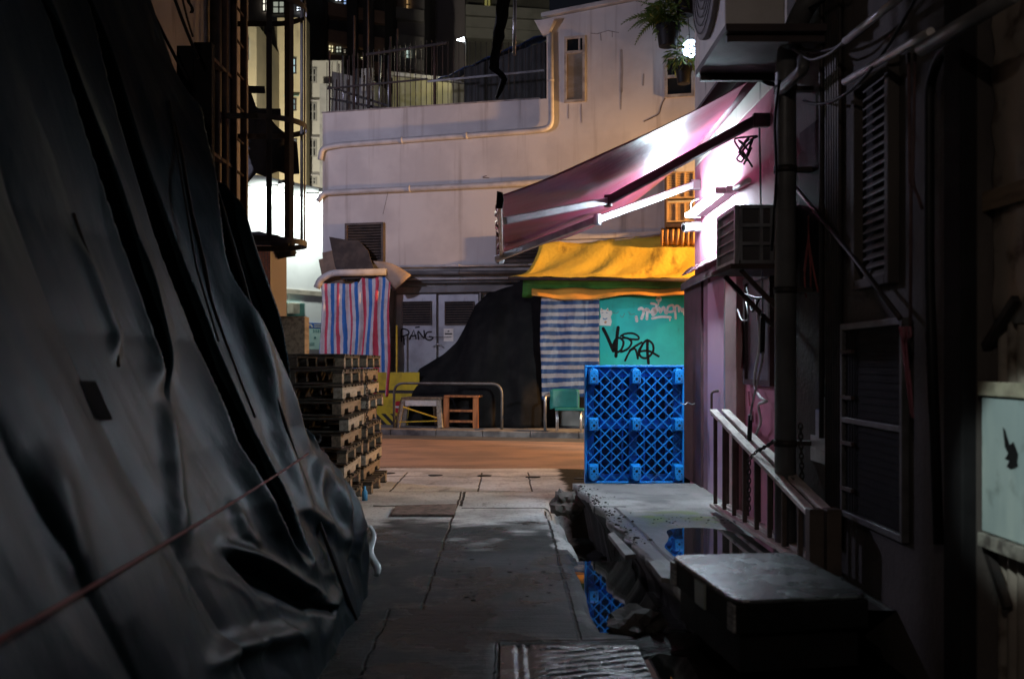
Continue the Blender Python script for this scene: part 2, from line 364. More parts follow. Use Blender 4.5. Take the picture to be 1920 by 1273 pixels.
t = NT('slab_concrete'); geo = t.n('ShaderNodeNewGeometry'); sx = t.n('ShaderNodeSeparateXYZ'); t.l(geo.outputs['Position'], sx.inputs[0]); X, Y = sx.outputs[0], sx.outputs[1]
wob = t.math('MULTIPLY', t.math('SUBTRACT', t.noise(6, 5), .5), .1)
moss = t.math('MULTIPLY', t.ramp(t.noise(3.5, 6), .45, .62), t.math('SUBTRACT', 1., t.ramp(t.math('ABSOLUTE', t.math('SUBTRACT', t.math('ADD', Y, wob), 7.75)), .15, .5)))
moss = t.math('MULTIPLY', moss, t.ramp(X, .95, 1.1))
c = t.mix(t.ramp(t.noise(1.5, 6, (1,.5,1)), .38, .66), (.34,.33,.31), (.22,.21,.195))
c = t.mix(t.math('MULTIPLY', t.ramp(t.noise(48, 5), .52, .7), .5), c, (.1,.095,.09)); c = t.mix(t.math('MULTIPLY', moss, .9), c, (.12,.14,.03))
wet = t.math('SUBTRACT', 1., t.ramp(t.math('ADD', Y, t.math('MULTIPLY', t.math('SUBTRACT', t.noise(1.8, 5), .5), 1.4)), 7.1, 7.7))
c = t.mix(t.ramp(t.noise(2.6, 6), .45, .7), c, (.12,.12,.115)); wet2 = t.math('SUBTRACT', 1., t.ramp(t.math('ADD', Y, t.math('MULTIPLY', t.math('SUBTRACT', t.noise(2.4, 5), .5), 2.)), 7.6, 8.5)); c = t.mix(t.math('MULTIPLY', wet2, .8), c, (.045,.05,.05)); c = t.mix(t.math('MULTIPLY', moss, .8), c, (.11,.15,.02)); edge = t.math('SUBTRACT', 1., t.ramp(t.n('ShaderNodeNewGeometry').outputs['Pointiness'], .0, .1))
jl = lines = [t.math('SUBTRACT', 1., t.ramp(t.math('ABSOLUTE', t.math('SUBTRACT', t.math('ADD', X, t.math('MULTIPLY', wob, .2)), t.math('ADD', 1.29, t.math('MULTIPLY', Y, -.047)))), .006, .02))]
m = t.math('MULTIPLY', jl[0], t.math('LESS_THAN', Y, 8.3)); m = t.math('MAXIMUM', m, t.math('MULTIPLY', t.math('SUBTRACT', 1., t.ramp(t.math('ABSOLUTE', t.math('SUBTRACT', t.math('ADD', Y, wob), 8.35)), .01, .03)), t.math('LESS_THAN', X, 1.0)))
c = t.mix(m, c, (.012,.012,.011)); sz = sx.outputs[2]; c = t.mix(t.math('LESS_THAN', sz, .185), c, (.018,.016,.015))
ro = t.math('SUBTRACT', .8, t.math('MULTIPLY', wet2, t.math('ADD', .3, t.math('MULTIPLY', t.noise(4, 4), .3))))
h = t.math('SUBTRACT', t.math('ADD', t.math('MULTIPLY', t.noise(50, 5), .5), t.math('MULTIPLY', t.noise(10, 4, (1.5,.3,1)), .6)), t.math('MULTIPLY', m, 2.))
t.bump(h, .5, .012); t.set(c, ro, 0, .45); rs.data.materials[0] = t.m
b = BM(); grid(b, [[V((x, y, .2335)) for x in (.98, 1.88)] for y in (5.5, 7.6)]); T(ob('slab_puddle_water', b, M['water']), kind='structure')

# loose broken concrete along the gutter
for i, (px, py, z, r, s3, lab) in enumerate((
    (1066,962,.0,.145,(1.0,.8,.9),'rounded pale lump of broken concrete at the far end of the open gutter'),
    (1195,1195,-.05,.17,(.8,1.2,.5),'pale pointed concrete chunk lying beside the puddle nearest the camera'))):
    c0 = PZ(px, py, z); b = BM(); blob(b, c0+V((0,.06,r*s3[2]*.6)), r, 3, .55, i*7+2, s3)
    T(ob('concrete_chunk', b, mat('chunk%d' % i, ((.13,.11,.095) if i == 0 else (.08,.075,.07) if i == 1 else (.04,.038,.036)), (.045,.042,.04), 5, .85, bump=.6, bscale=30), smooth=False), lab, 'concrete chunk', 'broken concrete in the gutter')
# crumbled grit and dead leaves: nobody could count it
b = BM(); rr = random.Random(5)
for k in range(700):
    y = rr.uniform(6.6, 9.8); x = slab_edge(y)+rr.uniform(-.3, .22)*rr.random(); s = rr.choice((.002,.003,.003,.004,.005,.007,.011))*rr.uniform(.7,1.3)
    z = slab_top(x, y) if x > slab_edge(y) else ground_z(x, y)+.02
    g0 = bmesh.ops.create_icosphere(b, subdivisions=1, radius=s)
    for v in g0['verts']: v.co = V((v.co.x*rr.uniform(.6,1.6), v.co.y*rr.uniform(.7,1.5), v.co.z*rr.uniform(.4,.9)))+V((x, y, z+s*.3))
for k in range(40):
    x = rr.uniform(1.1, 1.75); y = 7.6+rr.gauss(0, .12); s = rr.uniform(.003, .008)
    g0 = bmesh.ops.create_icosphere(b, subdivisions=1, radius=s)
    for v in g0['verts']: v.co = V((v.co.x*1.5, v.co.y, v.co.z*.5))+V((x, y, slab_top(x, y)+.002))
for k in range(26):
    x = rr.uniform(-.4, .3); y = rr.uniform(5.8, 7.6); s = rr.uniform(.004, .011)
    g0 = bmesh.ops.create_icosphere(b, subdivisions=1, radius=s)
    for v in g0['verts']: v.co = V((v.co.x*2, v.co.y, v.co.z*.4))+V((x, y, ground_z(x, y)+.003))
T(ob('debris', b, mat('grit', (.045,.04,.034), (.02,.018,.016), 30, .9)), 'scattered dark grit and bits of leaf along the broken slab edge', 'debris', kind='stuff')

# ribbed wet cover slab at the near end of the alley floor
DC = E('ribbed_cover', (.3,4.8,0), 'wet ribbed concrete cover slab in the floor, nearest the camera', 'cover plate')
b = BM(); rows = []
for j in range(150):
    y = 4.0+1.17*j/149; r = []
    for i in range(60):
        x = -.03+.70*i/59; sw = smooth(.12, .2, x)*smooth(4.0,4.1,y)*(1-smooth(5.08,5.12,y))
        ph = (y*1.0-x*.34+.02*mnoise.noise(V((x*4,y*4,0))))/.085; tr_ = abs((ph % 1)-.5)*2; rb = smooth(.25,.55,tr_)
        bar = 1 if (.05 < x < .075 or .1 < x < .12) else 0
        r.append(V((x, y, -.008+.013*rb*sw*(.8+.4*mnoise.noise(V((x*6,y*5,3))))-.01*bar+.003*mnoise.noise(V((x*9,y*9,1))))))
    rows.append(r)
grid(b, rows); rows2 = rows
tc = NT('wet_cover'); tc.bump(tc.math('ADD', tc.noise(60, 5), tc.noise(14, 4)), .5, .01); tc.set(tc.mix(tc.ramp(tc.noise(4, 6), .4, .65), (.02,.023,.026), (.011,.012,.013)), tc.math('ADD', .08, tc.math('MULTIPLY', tc.noise(5, 5), .35)), 0, .6)
ob('slab', b, tc.m, DC)
# ================================================================ LIGHT
wb = w.node_tree.nodes['Background']; wb.inputs[0].default_value = (.62,.7,1,1); wb.inputs[1].default_value = .007
def street_lamp(loc, reach, col, power, lab, size=.12, spot=None, glowc=None):
    x, y, z = loc; e = E('street_lamp', (x+reach, y, 0.1), lab, 'street lamp', 'street lamps')
    bb = BM(); tube(bb, bend([(x+reach,y,.1),(x+reach,y,z+.35),(x+.25*(1 if reach>0 else -1),y,z+.3)], .5), .055); ob('pole', bb, M['dark_metal'], e)
    bb = BM(); box(bb, x-.28, x+.28, y-.12, y+.12, z+.22, z+.36); ob('lamp_head', bb, M['dark_metal'], e, bev=.03)
    bb = BM(); blob(bb, (x, y, z+.17), .09, 2, 0); ob('bulb', bb, glow('bulb_'+lab[:5], col, 12), e)
    return lamp('street_light', 'SPOT' if spot else 'POINT', (x, y, z), col, power, e, size, spot, 118, .8)
SOD = (1, .53, .19)
SL = V((8.2, 18.2, 4.5))
street_lamp((SL.x,SL.y,SL.z), 1.2, SOD, 6800, 'sodium street lamp behind the pink house, over the orange road', .12, (2,19.1,2.0))
street_lamp((-6.6,15.2,6.2), -1.5, (.74,.72,1), 900, 'cool street lamp behind the grey house, over the street beside the pallets')
# lamp strung over the alley behind the viewer
e = E('unseen_lamp', (-1.55,-3,4.7), 'bare warm bulb strung over the alley behind the viewer', 'hanging lamp')
b = BM(); tube(b, sagline((-2.62,-3,5.5),(2.0,-3,5.4), .2, 16), .01, 6); ob('cable', b, M['rope_black'], e)
b = BM(); blob(b, (-1.55,-3,4.75), .07, 2, 0); ob('bulb', b, glow('bulb_warm', (1,.85,.72), 30), e)
b = BM(); tube(b, [(-1.55,-3,4.8),(-1.55,-3,5.33)], [.05,.02], 12); ob('socket', b, M['dark_metal'], e)
e2_ = E('unseen_lamp', (-.6,1.5,3.2), 'added unseen cool spot above the view that brightens the pale panel', 'hanging lamp')  # unseen spot fixture, added only to brighten the pale panel
b = BM(); tube(b, [(-.6,1.5,3.24),(-.56,1.54,3.18)], [.05,.07], 12); ob('shade', b, M['dark_metal'], e2_)
b = BM(); tube(b, [(-.6,1.5,3.24),(-.6,1.5,5.3)], .006, 6); ob('cable', b, M['rope_black'], e2_)
lamp('panel_light', 'SPOT', (-.55,1.55,3.17), (.88,1,.97), 360, e2_, .03, (1.93,3.72,1.06), 11, .5)
lamp('alley_light', 'POINT', (-1.55,-3,4.6), (1,.84,.74), 110, e, .06)
# white shop lamp on the street side of the pink house
e = E('wall_lamp', (3.0,10.45,3.4), 'white shop lamp on the street side of the pink house, facing the teal cabinet', 'wall lamp')
b = BM(); box(b, 2.8, 3.2, 10.07, 10.3, 3.4, 3.5); ob('lamp_arm', b, M['dark_metal'], e)
b = BM(); box(b, 2.75, 3.25, 10.3, 10.36, 3.3, 3.5); ob('lamp_face', b, glow('shop_lamp', (.85,.93,1), 8), e)
lamp('shop_light', 'SPOT', (3.0,10.6,3.4), (.84,.94,1), 1800, e, .2, (1.6,19,.7), 36, .7)
# ================================================================ WHITE BUILDING ACROSS THE STREET
WB = E('white_building', W(0, .1, 0), 'white plastered building with roof terrace and wall pipes across the street', 'building')
UM = UZ(1025, 200)[0]; ZL = 7.08
b = BM(); fbox(b, 0, UM, .1, ZL, -8, 0); ob('lower_wall', b, M['plaster_white'], WB)
zl, zr = UZ(1015, 36)[1], UZ(1200, 1)[1]; ur = UZ(1200, 1)[0]; sl = (zr-zl)/(ur-UM)
U1 = 15.
b = BM(); hexa(b, [W(UM,.1,0),W(U1,.1,0),W(U1,.1,-8),W(UM,.1,-8),W(UM,zl,0),W(U1,zl+sl*(U1-UM),0),W(U1,zl+sl*(U1-UM),-8),W(UM,zl,-8)]); ob('tall_wall', b, M['plaster_white'], WB)
b = BM(); hexa(b, [W(UM-.1,zl+.003,.12),W(U1,zl+sl*(U1-UM)+.003,.12),W(U1,zl+sl*(U1-UM)+.003,-8),W(UM-.1,zl+.003,-8),W(UM-.1,zl+.1,.12),W(U1,zl+sl*(U1-UM)+.1,.12),W(U1,zl+sl*(U1-UM)+.1,-8),W(UM-.1,zl+.1,-8)]); ob('roof', b, M['roof_white'], WB, bev=.02)
# thin dirty coping on the low parapet
b = BM(); fbox(b, -.02, UM-.15, ZL+.002, ZL+.03, -.2, .015); ob('coping', b, mat('coping', (.2,.18,.17), (.35,.33,.3), 5), WB)
def wpipe(pts, r, name='drain_pipe', m=None, off=.1, joints=True):
    q = [FO(x, y, off) for x, y in pts]; b = BM(); tube(b, bend(q, .22), r, 10)
    if joints:
        for i in range(len(q)-1):
            L = (q[i+1]-q[i]).length; k = int(L/1.75)
            for j in range(1, k+1):
                c = q[i].lerp(q[i+1], j/(k+1)); d = (q[i+1]-q[i]).normalized()*.022; tube(b, [c-d, c+d], r*1.18, 10)
    return ob(name, b, m or M['pipe_white'], WB)
wpipe([(600,300),(604,278),(636,272),(1000,245),(1034,240),(1032,62)], .06)
b = BM(); c0 = FO(1031, 55, .12); hexa(b, [W(UM-.0+du, c0.z+dz, o) for dz, h in ((-.12,.07),(.18,.22)) for du, o in ((-h,.12+h*.5),(h,.12+h*.5),(h,.02),(-h,.02))]); ob('hopper', b, M['pipe_white'], WB, bev=.01)
wpipe([(596,378),(606,362),(640,360),(900,348),(1300,328)], .06)
wpipe([(594,540),(600,525),(622,512),(725,510)], .075, off=.55)
for k, (y0, y1, r) in enumerate(((500,497,.03),(512,511,.05),(524,522,.02),(530,528,.028),(543,545,.04))):
    wpipe([(735,y0),(990,y1)], r, 'service_pipe', M['pvc_grey'] if k%2 else M['pipe_white'], .08+.03*(k%2))
wpipe([(1020,470),(1245,440)], .025, 'service_pipe', off=.05)
# grimy band of trunking above the doors
b = BM(); fpx(b, 742, 536, 1000, 548, 0, .16); ob('trunking', b, M['pvc_grey'], WB, bev=.01)
b = BM(); fpx(b, 1016, 437, 1240, 447, 0, .05); ob('ledge', b, M['plaster_white'], WB)
# low band of dirty render under the pipes
b = BM(); fpx(b, 606, 500, 1300, 812, -.1, .025); ob('base_render', b, mat('render_dirty', (.34,.32,.3), (.2,.19,.18), 1.2, .85, c3=(.1,.09,.085), s3=3, st3=(1,1,.3)), WB)
def louvre(px0, py0, px1, py1, n, off, m, frame=.04, name='vent', parent=WB, depth=.06, back=None):
    u0, u1, z0, z1 = frect(px0, py0, px1, py1, off); b = BM()
    fbox(b, u0, u0+frame, z0, z1, off-depth, off+.02); fbox(b, u1-frame, u1, z0, z1, off-depth, off+.02)
    fbox(b, u0+frame, u1-frame, z1-frame, z1, off-depth, off+.02); fbox(b, u0+frame, u1-frame, z0, z0+frame, off-depth, off+.02)
    v = ob(name, b, m, parent)
    b = BM(); fbox(b, u0+.005, u1-.005, z0+.005, z1-.005, off-depth, off-depth+.012); ob('backing', b, M['black'], v)
    b = BM(); h = (z1-z0-2*frame)/n
    for k in range(n):
        z = z0+frame+h*(k+.1)
        hexa(b, [W(u0+frame,z,off+.012),W(u1-frame,z,off+.012),W(u1-frame,z+h*.7,off-.045),W(u0+frame,z+h*.7,off-.045),W(u0+frame,z+.012,off+.012),W(u1-frame,z+.012,off+.012),W(u1-frame,z+h*.7+.012,off-.045),W(u0+frame,z+h*.7+.012,off-.045)])
    ob('slat', b, m, v); return v
louvre(647, 418, 719, 494, 13, .07, M['louvre_brown'], .05)
louvre(930, 440, 1012, 492, 8, .07, M['louvre_brown'], .04)
# narrow window of the tall block
def wwin(px0, py0, px1, py1, split, glass, fr=.055):
    u0, u1, z0, z1 = frect(px0, py0, px1, py1, .04); b = BM(); o0, o1 = -.02, .05; zs = z0+(z1-z0)*split
    for a in ((u0,u0+fr,z0,z1),(u1-fr,u1,z0,z1),(u0+fr,u1-fr,z0,z0+fr),(u0+fr,u1-fr,z1-fr,z1),(u0+fr,u1-fr,zs-fr/2,zs+fr/2)): fbox(b, *a, o0, o1)
    um = u0+(u1-u0)*.72; fbox(b, um-.02, um+.02, zs+fr/2, z1-fr, o0, o1-.01)
    f = ob('window', b, mat('old_frame', (.42,.38,.33), (.25,.22,.19), 5), WB)
    b = BM(); fbox(b, u0+fr, u1-fr, z0+fr, zs-fr/2, .005, .02); ob('pane', b, glass, f)
    b = BM(); fbox(b, u0+fr, u1-fr, zs+fr/2, z1-fr, .005, .015); ob('top_pane', b, M['glass_dark'], f)
wwin(1058, 68, 1097, 192, .76, mat('boarded', (.2,.15,.09), (.3,.27,.22), 1.2, .5, stretch=(1,1,2)))
wwin(1246, 104, 1302, 182, .5, M['glass_dark'], .06)
# rusty stains and cracks in the plaster: shallow dark repairs with their own outline
mp = lambda x, y: FO(x, y, .004); CRK = mat('crack', (.1,.075,.06), (.2,.16,.13), 6)
for s, wd in (([(1247,185),(1243,192),(1240,200),(1236,213),(1225,220),(1208,228)], 2.2),([(727,362),(722,385),(718,402)], .8),([(912,330),(905,333),(917,334)], 1.6)): b = BM(); stroke(b, s, wd, mp); ob('crack', b, CRK, WB)

STN = mat('stain', (.36,.33,.31), (.22,.19,.17), 8, .85, stretch=(1,1,.2))
for pts, wd in (([(1165,95),(1166,130),(1165,172)],5),([(1165,165),(1164,205)],2.5),([(1160,62),(1140,58),(1120,64),(1108,63)],1.6),([(1126,64),(1127,76)],2),([(1148,60),(1148,70)],1.6),([(1207,140),(1206,160)],3),([(1090,196),(1091,230)],2),([(1066,196),(1066,222)],2)): b = BM(); stroke(b, pts, wd, lambda x, y: FO(x, y, .0035), False); ob('stain', b, STN, WB)
# grey steel double door with black tag
DR = E('steel_door', FO(820, 800, .1), 'grey steel double door with two dark vents and a black tag', 'door')
zb = .115
def leaf(px0, px1, vx0, vx1):
    u0, u1, _, z1 = frect(px0, 552, px1, 800, .1); b = BM(); fbox(b, u0, u1, zb, z1, .03, .1); l = ob('door_leaf', b, M['steel_door'], DR, bev=.006)
    louvre(vx0, 565, vx1, 609, 9, .115, M['louvre_brown'], .015, 'vent', l, .012); return l
leaf(743, 818, 754, 809); leaf(822, 897, 834, 889)
u0, u1, _, z1 = frect(738, 546, 902, 800, .12); b = BM()
fbox(b, u0, u0+.05, zb, z1, .026, .12); fbox(b, u1-.05, u1, zb, z1, .026, .12); fbox(b, u0+.05, u1-.05, z1-.05, z1, .026, .12); ob('frame', b, M['pvc_grey'], DR, bev=.004)
mpd = lambda x, y: FO(x, y, .104)
b = BM()
for s in ([(753,640),(753,618),(764,619),(766,626),(754,631)], [(768,636),(776,619),(780,635)], [(770,630),(780,629)], [(785,636),(784,621),(795,634),(795,620)], [(809,622),(800,624),(798,634),(806,638),(812,633),(805,631)], [(779,614),(786,613)], [(757,632),(758,646)]): stroke(b, s, 2.7, mpd, len(s) > 3)
ob('graffiti', b, M['black'], DR)
b = BM(); u0, u1, z0, z1 = frect(832, 616, 850, 640, .104); fbox(b, u0, u1, z0, z1, .1005, .103); n = ob('notice', b, M['white_paint'], DR)
b = BM(); mpn = lambda x, y: FO(x, y, .106); stroke(b, [(835,626),(847,626)], 2.4, mpn); stroke(b, [(836,632),(846,632)], 1.2, mpn); stroke(b, [(840,621),(842,621)], 2, mpn); ob('print', b, M['black'], n)
b = BM(); tube(b, [FO(720,633,.16), FO(838,632,.16)], .006); ob('rail', b, M['rust'], DR)
b = BM(); tube(b, bend([FO(812,650,.12), FO(822,644,.16), FO(832,652,.12)], .05), .012); ob('handle', b, M['silver'], DR)

# railing round the roof terrace
RF = E('roof_railing', W(2.4, ZL, -.12), 'dark thin barred railing on the roof terrace of the white building', 'railing')
rr = random.Random(11); b = BM(); ua, ub = UZ(613, 200, -.12)[0], UZ(1020, 200, -.12)[0]; u = ua
while u < ub:
    beam(b, W(u, ZL+.03, -.12), W(u, ZL+1.15+(.35 if u > .6 else .1)*(1-abs(u-2.4)/3.4), -.12), .014, .014); u += .125
ob('bar', b, M['dark_metal'], RF)
for a, bb_, hh in ((ua, 2.45, 1.42), (2.45, ub, .0)):
    b = BM(); m = .62
    beam(b, W(a, ZL+.58, -.12), W(bb_, ZL+.64, -.12), .03, .04)
    if hh: beam(b, W(1.0, ZL+1.28, -.12), W(2.9, ZL+1.40, -.12), .04, .05)
    ob('rail', b, M['galv'] if not hh else M['dark_metal'], RF)
for px, top, r in ((815,86,.05),(618,95,.03),(664,30,.035),(690,0,.03),(732,70,.03),(745,55,.025)):
    b = BM(); q = FO(px, 200, -.16); u = UZ(px, 200, -.16)[0]; tube(b, [W(u, ZL+.03, -.16), W(u, FO(px, top, -.16).z, -.16)], r*.7, 8); ob('post', b, M['rust'], RF)
for (x0,y0,x1,y1) in ((615,163,728,199),(620,186,722,205)):
    b = BM(); beam(b, FO(x0,y0,-.3), FO(x1,y1,-.3), .04, .05); ob('brace', b, M['dark_metal'], RF)
# huts on that roof
def hut(name, px0, py0, px1, top0, top1, off, m, lab, cat, depth=2.5):
    u0 = UZ(px0, py0, off)[0]; u1 = UZ(px1, py0, off)[0]; za, zb2 = FO(px0, top0, off).z, FO(px1, top1, off).z
    b = BM(); hexa(b, [W(u0,ZL-.02,off),W(u1,ZL-.02,off),W(u1,ZL-.02,off-depth),W(u0,ZL-.02,off-depth),W(u0,za,off),W(u1,zb2,off),W(u1,zb2,off-depth),W(u0,za,off-depth)])
    e = E(name, W((u0+u1)/2, ZL, off), lab, cat); ob('wall', b, m, e, bev=.01); return e, u0, u1, za, zb2
YW = mat('hut_yellow', (.5,.46,.27), (.36,.34,.22), 1.5, .8)
e, u0, u1, za, z2 = hut('rooftop_hut', 736, 200, 884, 142, 160, -3.2, YW, 'low yellowish roof hut with flat white top behind the terrace railing', 'hut')
b = BM(); hexa(b, [W(u0-.1,za+.003,-3.1),W(u1+.1,z2+.003,-3.1),W(u1+.1,z2+.003,-5.8),W(u0-.1,za+.003,-5.8),W(u0-.1,za+.09,-3.1),W(u1+.1,z2+.09,-3.1),W(u1+.1,z2+.09,-5.8),W(u0-.1,za+.09,-5.8)]); ob('roof', b, M['roof_white'], e)
e, u0, u1, za, z2 = hut('rooftop_hut', 622, 200, 702, 134, 152, -3.0, mat('hut_grey', (.3,.29,.28), (.2,.19,.18), 2), 'grey roof shed with breeze block grille at the left end of the terrace', 'hut', 1.5)
b = BM(); u0, u1, z0, z1 = frect(677, 128, 700, 170, -2.9)
for i in range(4):
    for j in range(6): fbox(b, u0+i*(u1-u0)/4, u0+i*(u1-u0)/4+.05, z0, z1, -2.98, -2.92) if j == 0 else fbox(b, u0, u1, z0+j*(z1-z0)/6, z0+j*(z1-z0)/6+.04, -2.985, -2.925)
ob('breeze_block', b, M['roof_white'], e)
e, u0, u1, za, z2 = hut('rooftop_shed', 870, 190, 1022, 128, 78, -1.9, mat('shed_dark', (.05,.052,.055), (.03,.03,.032), 2, .7), 'dark sheet shed with blue tarpaulin roof beside the tall block', 'shed', 4.5)
b = BM(); rows = []
for j in range(5): rows.append([W(u0-.7+(u1-u0+.65)*i/14, za-.30+(z2-za+.42)*(i/14)+.03*math.sin(i*2.1+j)+.12*j, -1.75-.4*j) for i in range(15)])
grid(b, rows); ob('tarpaulin_roof', b, mat('blue_tarp', (.02,.05,.2), (.015,.03,.1), 2, .45), e, solid=.012)
b = BM(); q = FO(862, 72, -2.4); e = E('flood_lamp', W(UZ(862,72,-2.4)[0], ZL, -2.4), 'small bright white flood lamp above the yellow roof hut', 'flood lamp', 'flood lamps')
tube(b, [W(UZ(874,72,-2.4)[0], ZL, -2.4), P(874, 74, q.y)], .025); ob('pole', b, M['dark_metal'], e)
b = BM(); prism(b, [P(856,75,q.y),P(870,70,q.y),P(870,78,q.y)], V((0,.05,0))); ob('lamp_face', b, glow('lamp_white', (.85,.95,1), 14), e)
lamp('hut_light', 'POINT', P(815, 100, q.y-.55), (1,.93,.62), 45, e, .1)
# bundle of old upright rods stacked at the left end of the terrace
for k in range(16):
    px = 622+k*7.2+rr.uniform(-2,2); top = rr.choice((105,120,130,142,150)); o = -.25-rr.random()*.5; u = UZ(px, 200, o)[0]; b = BM(); tube(b, [W(u, ZL+.0, o), W(u+rr.uniform(-.05,.05), FO(px, top, o).z, o)], rr.choice((.014,.02,.03)), 6)
    ob('upright', b, M['rust'] if k % 3 else M['galv'], RF)

# ---------------------------------------------------------------- things hung on the facade
# striped plastic curtain, red white and blue
b = BM(); rows = []; nu, nz = 90, 40; ua, ub = UZ(600, 560, .5)[0], UZ(733, 560, .5)[0]; zt, zb2 = UZ(660, 535, .5)[1], UZ(660, 742, .5)[1]
for j in range(nz+1):
    v = j/nz; r = []
    for i in range(nu+1):
        s = i/nu; fold = .045*math.sin(s*26+1.5*math.sin(v*2))+.03*math.sin(s*57+v*3); top = (.05 if s < .55 else .16*smooth(.55,.62,s))-.02*math.sin(s*20)
        uu = ua+(ub-ua)*s*(1-.04*v)+.06*math.sin(v*3.5+.3)*(1-s)*.8+.02*math.sin(v*8+s*9)+(.05*v if s > .8 else 0)
        r.append(W(uu, zt+top*(1-v)-(zt-zb2)*v*(1-.12*smooth(.75,1,s)*0)+.03*mnoise.noise(V((s*6,v*2,0))), .5+fold*(.5+.5*v)+.03*mnoise.noise(V((s*8,v*5,2)))))
    rows.append(r)
grid(b, rows); WHT, RED, BLU = (.62,.6,.62), (.62,.07,.12), (.03,.17,.5)
T(ob('striped_curtain', b, stripes('stripe_rwb', 5.5, [(1,WHT),(.8,RED),(.9,WHT),(1,BLU)], 0, .45, .3, .03), solid=.004), 'red, white and blue striped plastic sheet hanging above the wooden pallets', 'plastic sheet')
# dark boards and brown cardboard leaning above the curtain
def boardpx(pts, off, m, name, lab, cat, grp, th=.02, tilt=.25):
    zmin = max(p[1] for p in pts); b = BM(); q = [FO(x, y, off-tilt*(zmin-y)/90) for x, y in pts]; prism(b, q, FN*-th)
    o = ob(name, b, m, bev=.004); return T(o, lab, cat, grp)
CB = mat('cardboard', (.24,.17,.12), (.17,.12,.085), 3, .85, c3=(.08,.06,.05), s3=5, st3=(1,1,1)); CB2 = mat('felt_dark', (.045,.038,.036), (.08,.065,.058), 4, .9, bump=.6)
boardpx([(617,444),(650,450),(672,450),(690,470),(706,520),(640,524),(628,500)], .5, CB2, 'dark_board', 'dark stained board leaning over the pipe above the striped sheet', 'board', 'scrap boards above the striped sheet')
boardpx([(604,474),(622,470),(640,500),(646,530),(612,532),(607,505)], .42, CB, 'cardboard_sheet', 'brown cardboard sheet, taller and further right of the two', 'cardboard', 'scrap boards above the striped sheet')
boardpx([(597,487),(608,484),(622,532),(606,530)], .36, CB, 'cardboard_sheet', 'short brown cardboard sheet with torn top at the wall corner', 'cardboard', 'scrap boards above the striped sheet')
# tan cloth scrap pulled round a pipe end
b = BM(); A, B_, C_, D_ = (700,490), (752,502), (771,516), (741,543); rows = []
for j in range(9):
    s = j/8; r = []
    for i in range(9):
        v = i/8; x = (A[0]*(1-v)+C_[0]*v)*(1-s)+(A[0]*(1-v)+D_[0]*v)*s; y = (A[1]*(1-v)+C_[1]*v-8*math.sin(v*3.14))*(1-s)+(A[1]*(1-v)+D_[1]*v)*s
        r.append(FO(x, y, .5+.12*math.sin(s*3.1)*v))
    rows.append(r)
grid(b, rows); T(ob('canopy_scrap', b, mat('tan_cloth', (.42,.32,.24), (.32,.24,.18), 3, .85), solid=.008), 'tan triangular cloth scrap tied over the pipes beside the dark vent', 'cloth')

# yellow canopy with pole, green sheet and orange strip
YC = E('yellow_canopy', FO(1150, 530, .6), 'stained yellow sheet canopy glowing under the street lamp', 'canopy')
b = BM(); rows = []; N1, N2 = 60, 16
for j in range(N2+1):
    v = j/N2; r = []
    for i in range(N1+1):
        s = i/N1; xt = 1012+(1400-1012)*s; xb = 957+(1400-957)*s; yt = 455-14*s+3*math.sin(s*9); yb = 520+3*s
        bow = v+.16*math.sin(v*math.pi)
        p = FO(xt*(1-v)+xb*v, yt, .05); off = .05+1.05*v; pt = FO(xt+(xb-xt)*v**1.6, 0, off); z0, z1 = FO(xt, yt, .05).z, FO(xb, yb, 1.1).z
        z = z0+(z1-z0)*min(1, v+.22*math.sin(v*math.pi))+.035*mnoise.noise(V((s*7+v*2, v*2.5, 0)))+.022*math.sin(s*31+v*6+2*mnoise.noise(V((s*5,v,0))))*math.sin(v*3.1)+.03*abs(mnoise.noise(V((s*16+v*5,v*3,4))))
        r.append(V((pt.x, pt.y, z)))
    rows.append(r)
grid(b, rows); YM = mat('yellow_sheet', (.92,.64,.08), (.84,.54,.06), 1.3, .45, c3=(.22,.12,.03), s3=2.2, st3=(1.6,1,.5), lo3=.54, hi3=.82, bump=.35, bscale=14, bdist=.02)
ob('fabric', b, YM, YC, solid=.006)
b = BM(); tube(b, [FO(953,522,1.12), FO(1400,527,1.12)], .03); ob('pole', b, M['rust'], YC)
b = BM(); rows = []
for j in range(5): rows.append([FO(978+(1400-978)*i/24+ (6-j)*.5*(1 if i==0 else 0), 524+j*(5.2+ (3.2 if i < 2 else 0))+1.2*math.sin(i*1.7), 1.02-.04*j+.02*math.sin(i*2.2+j)) for i in range(25)])
grid(b, rows); ob('green_valance', b, mat('green_sheet', (.06,.22,.04), (.04,.12,.03), 2, .5), YC, solid=.006)
b = BM(); rows = []
for j in range(6):
    v = j/5; rows.append([FO(997+(1400-997)*i/30, 541+1.5*math.sin(i*.8)+v*(13+(9*smooth(1,5,i)*(1-smooth(6,13,i)))), .98+.28*v+.02*math.sin(i*1.3)) for i in range(31)])
grid(b, rows); ob('orange_strip', b, mat('orange_sheet', (.8,.36,.06), (.6,.26,.05), 2, .5), YC, solid=.006)
# rolled ruffled cloth on top
b = BM(); rows = []
for j in range(8):
    v = j/7; rows.append([FO(1239+(1400-1239)*i/90, 428+v*32+1.5*math.sin(i*.9)*(v), .12+.16*math.sin(v*2.6)+.035*math.sin(i*1.15)*(.3+v)) for i in range(91)])
grid(b, rows); T(ob('ruffled_cloth', b, mat('ruffle', (.55,.3,.1), (.4,.2,.07), 3, .6), solid=.008), 'brown ruffled cloth bundle on top of the yellow canopy', 'cloth')
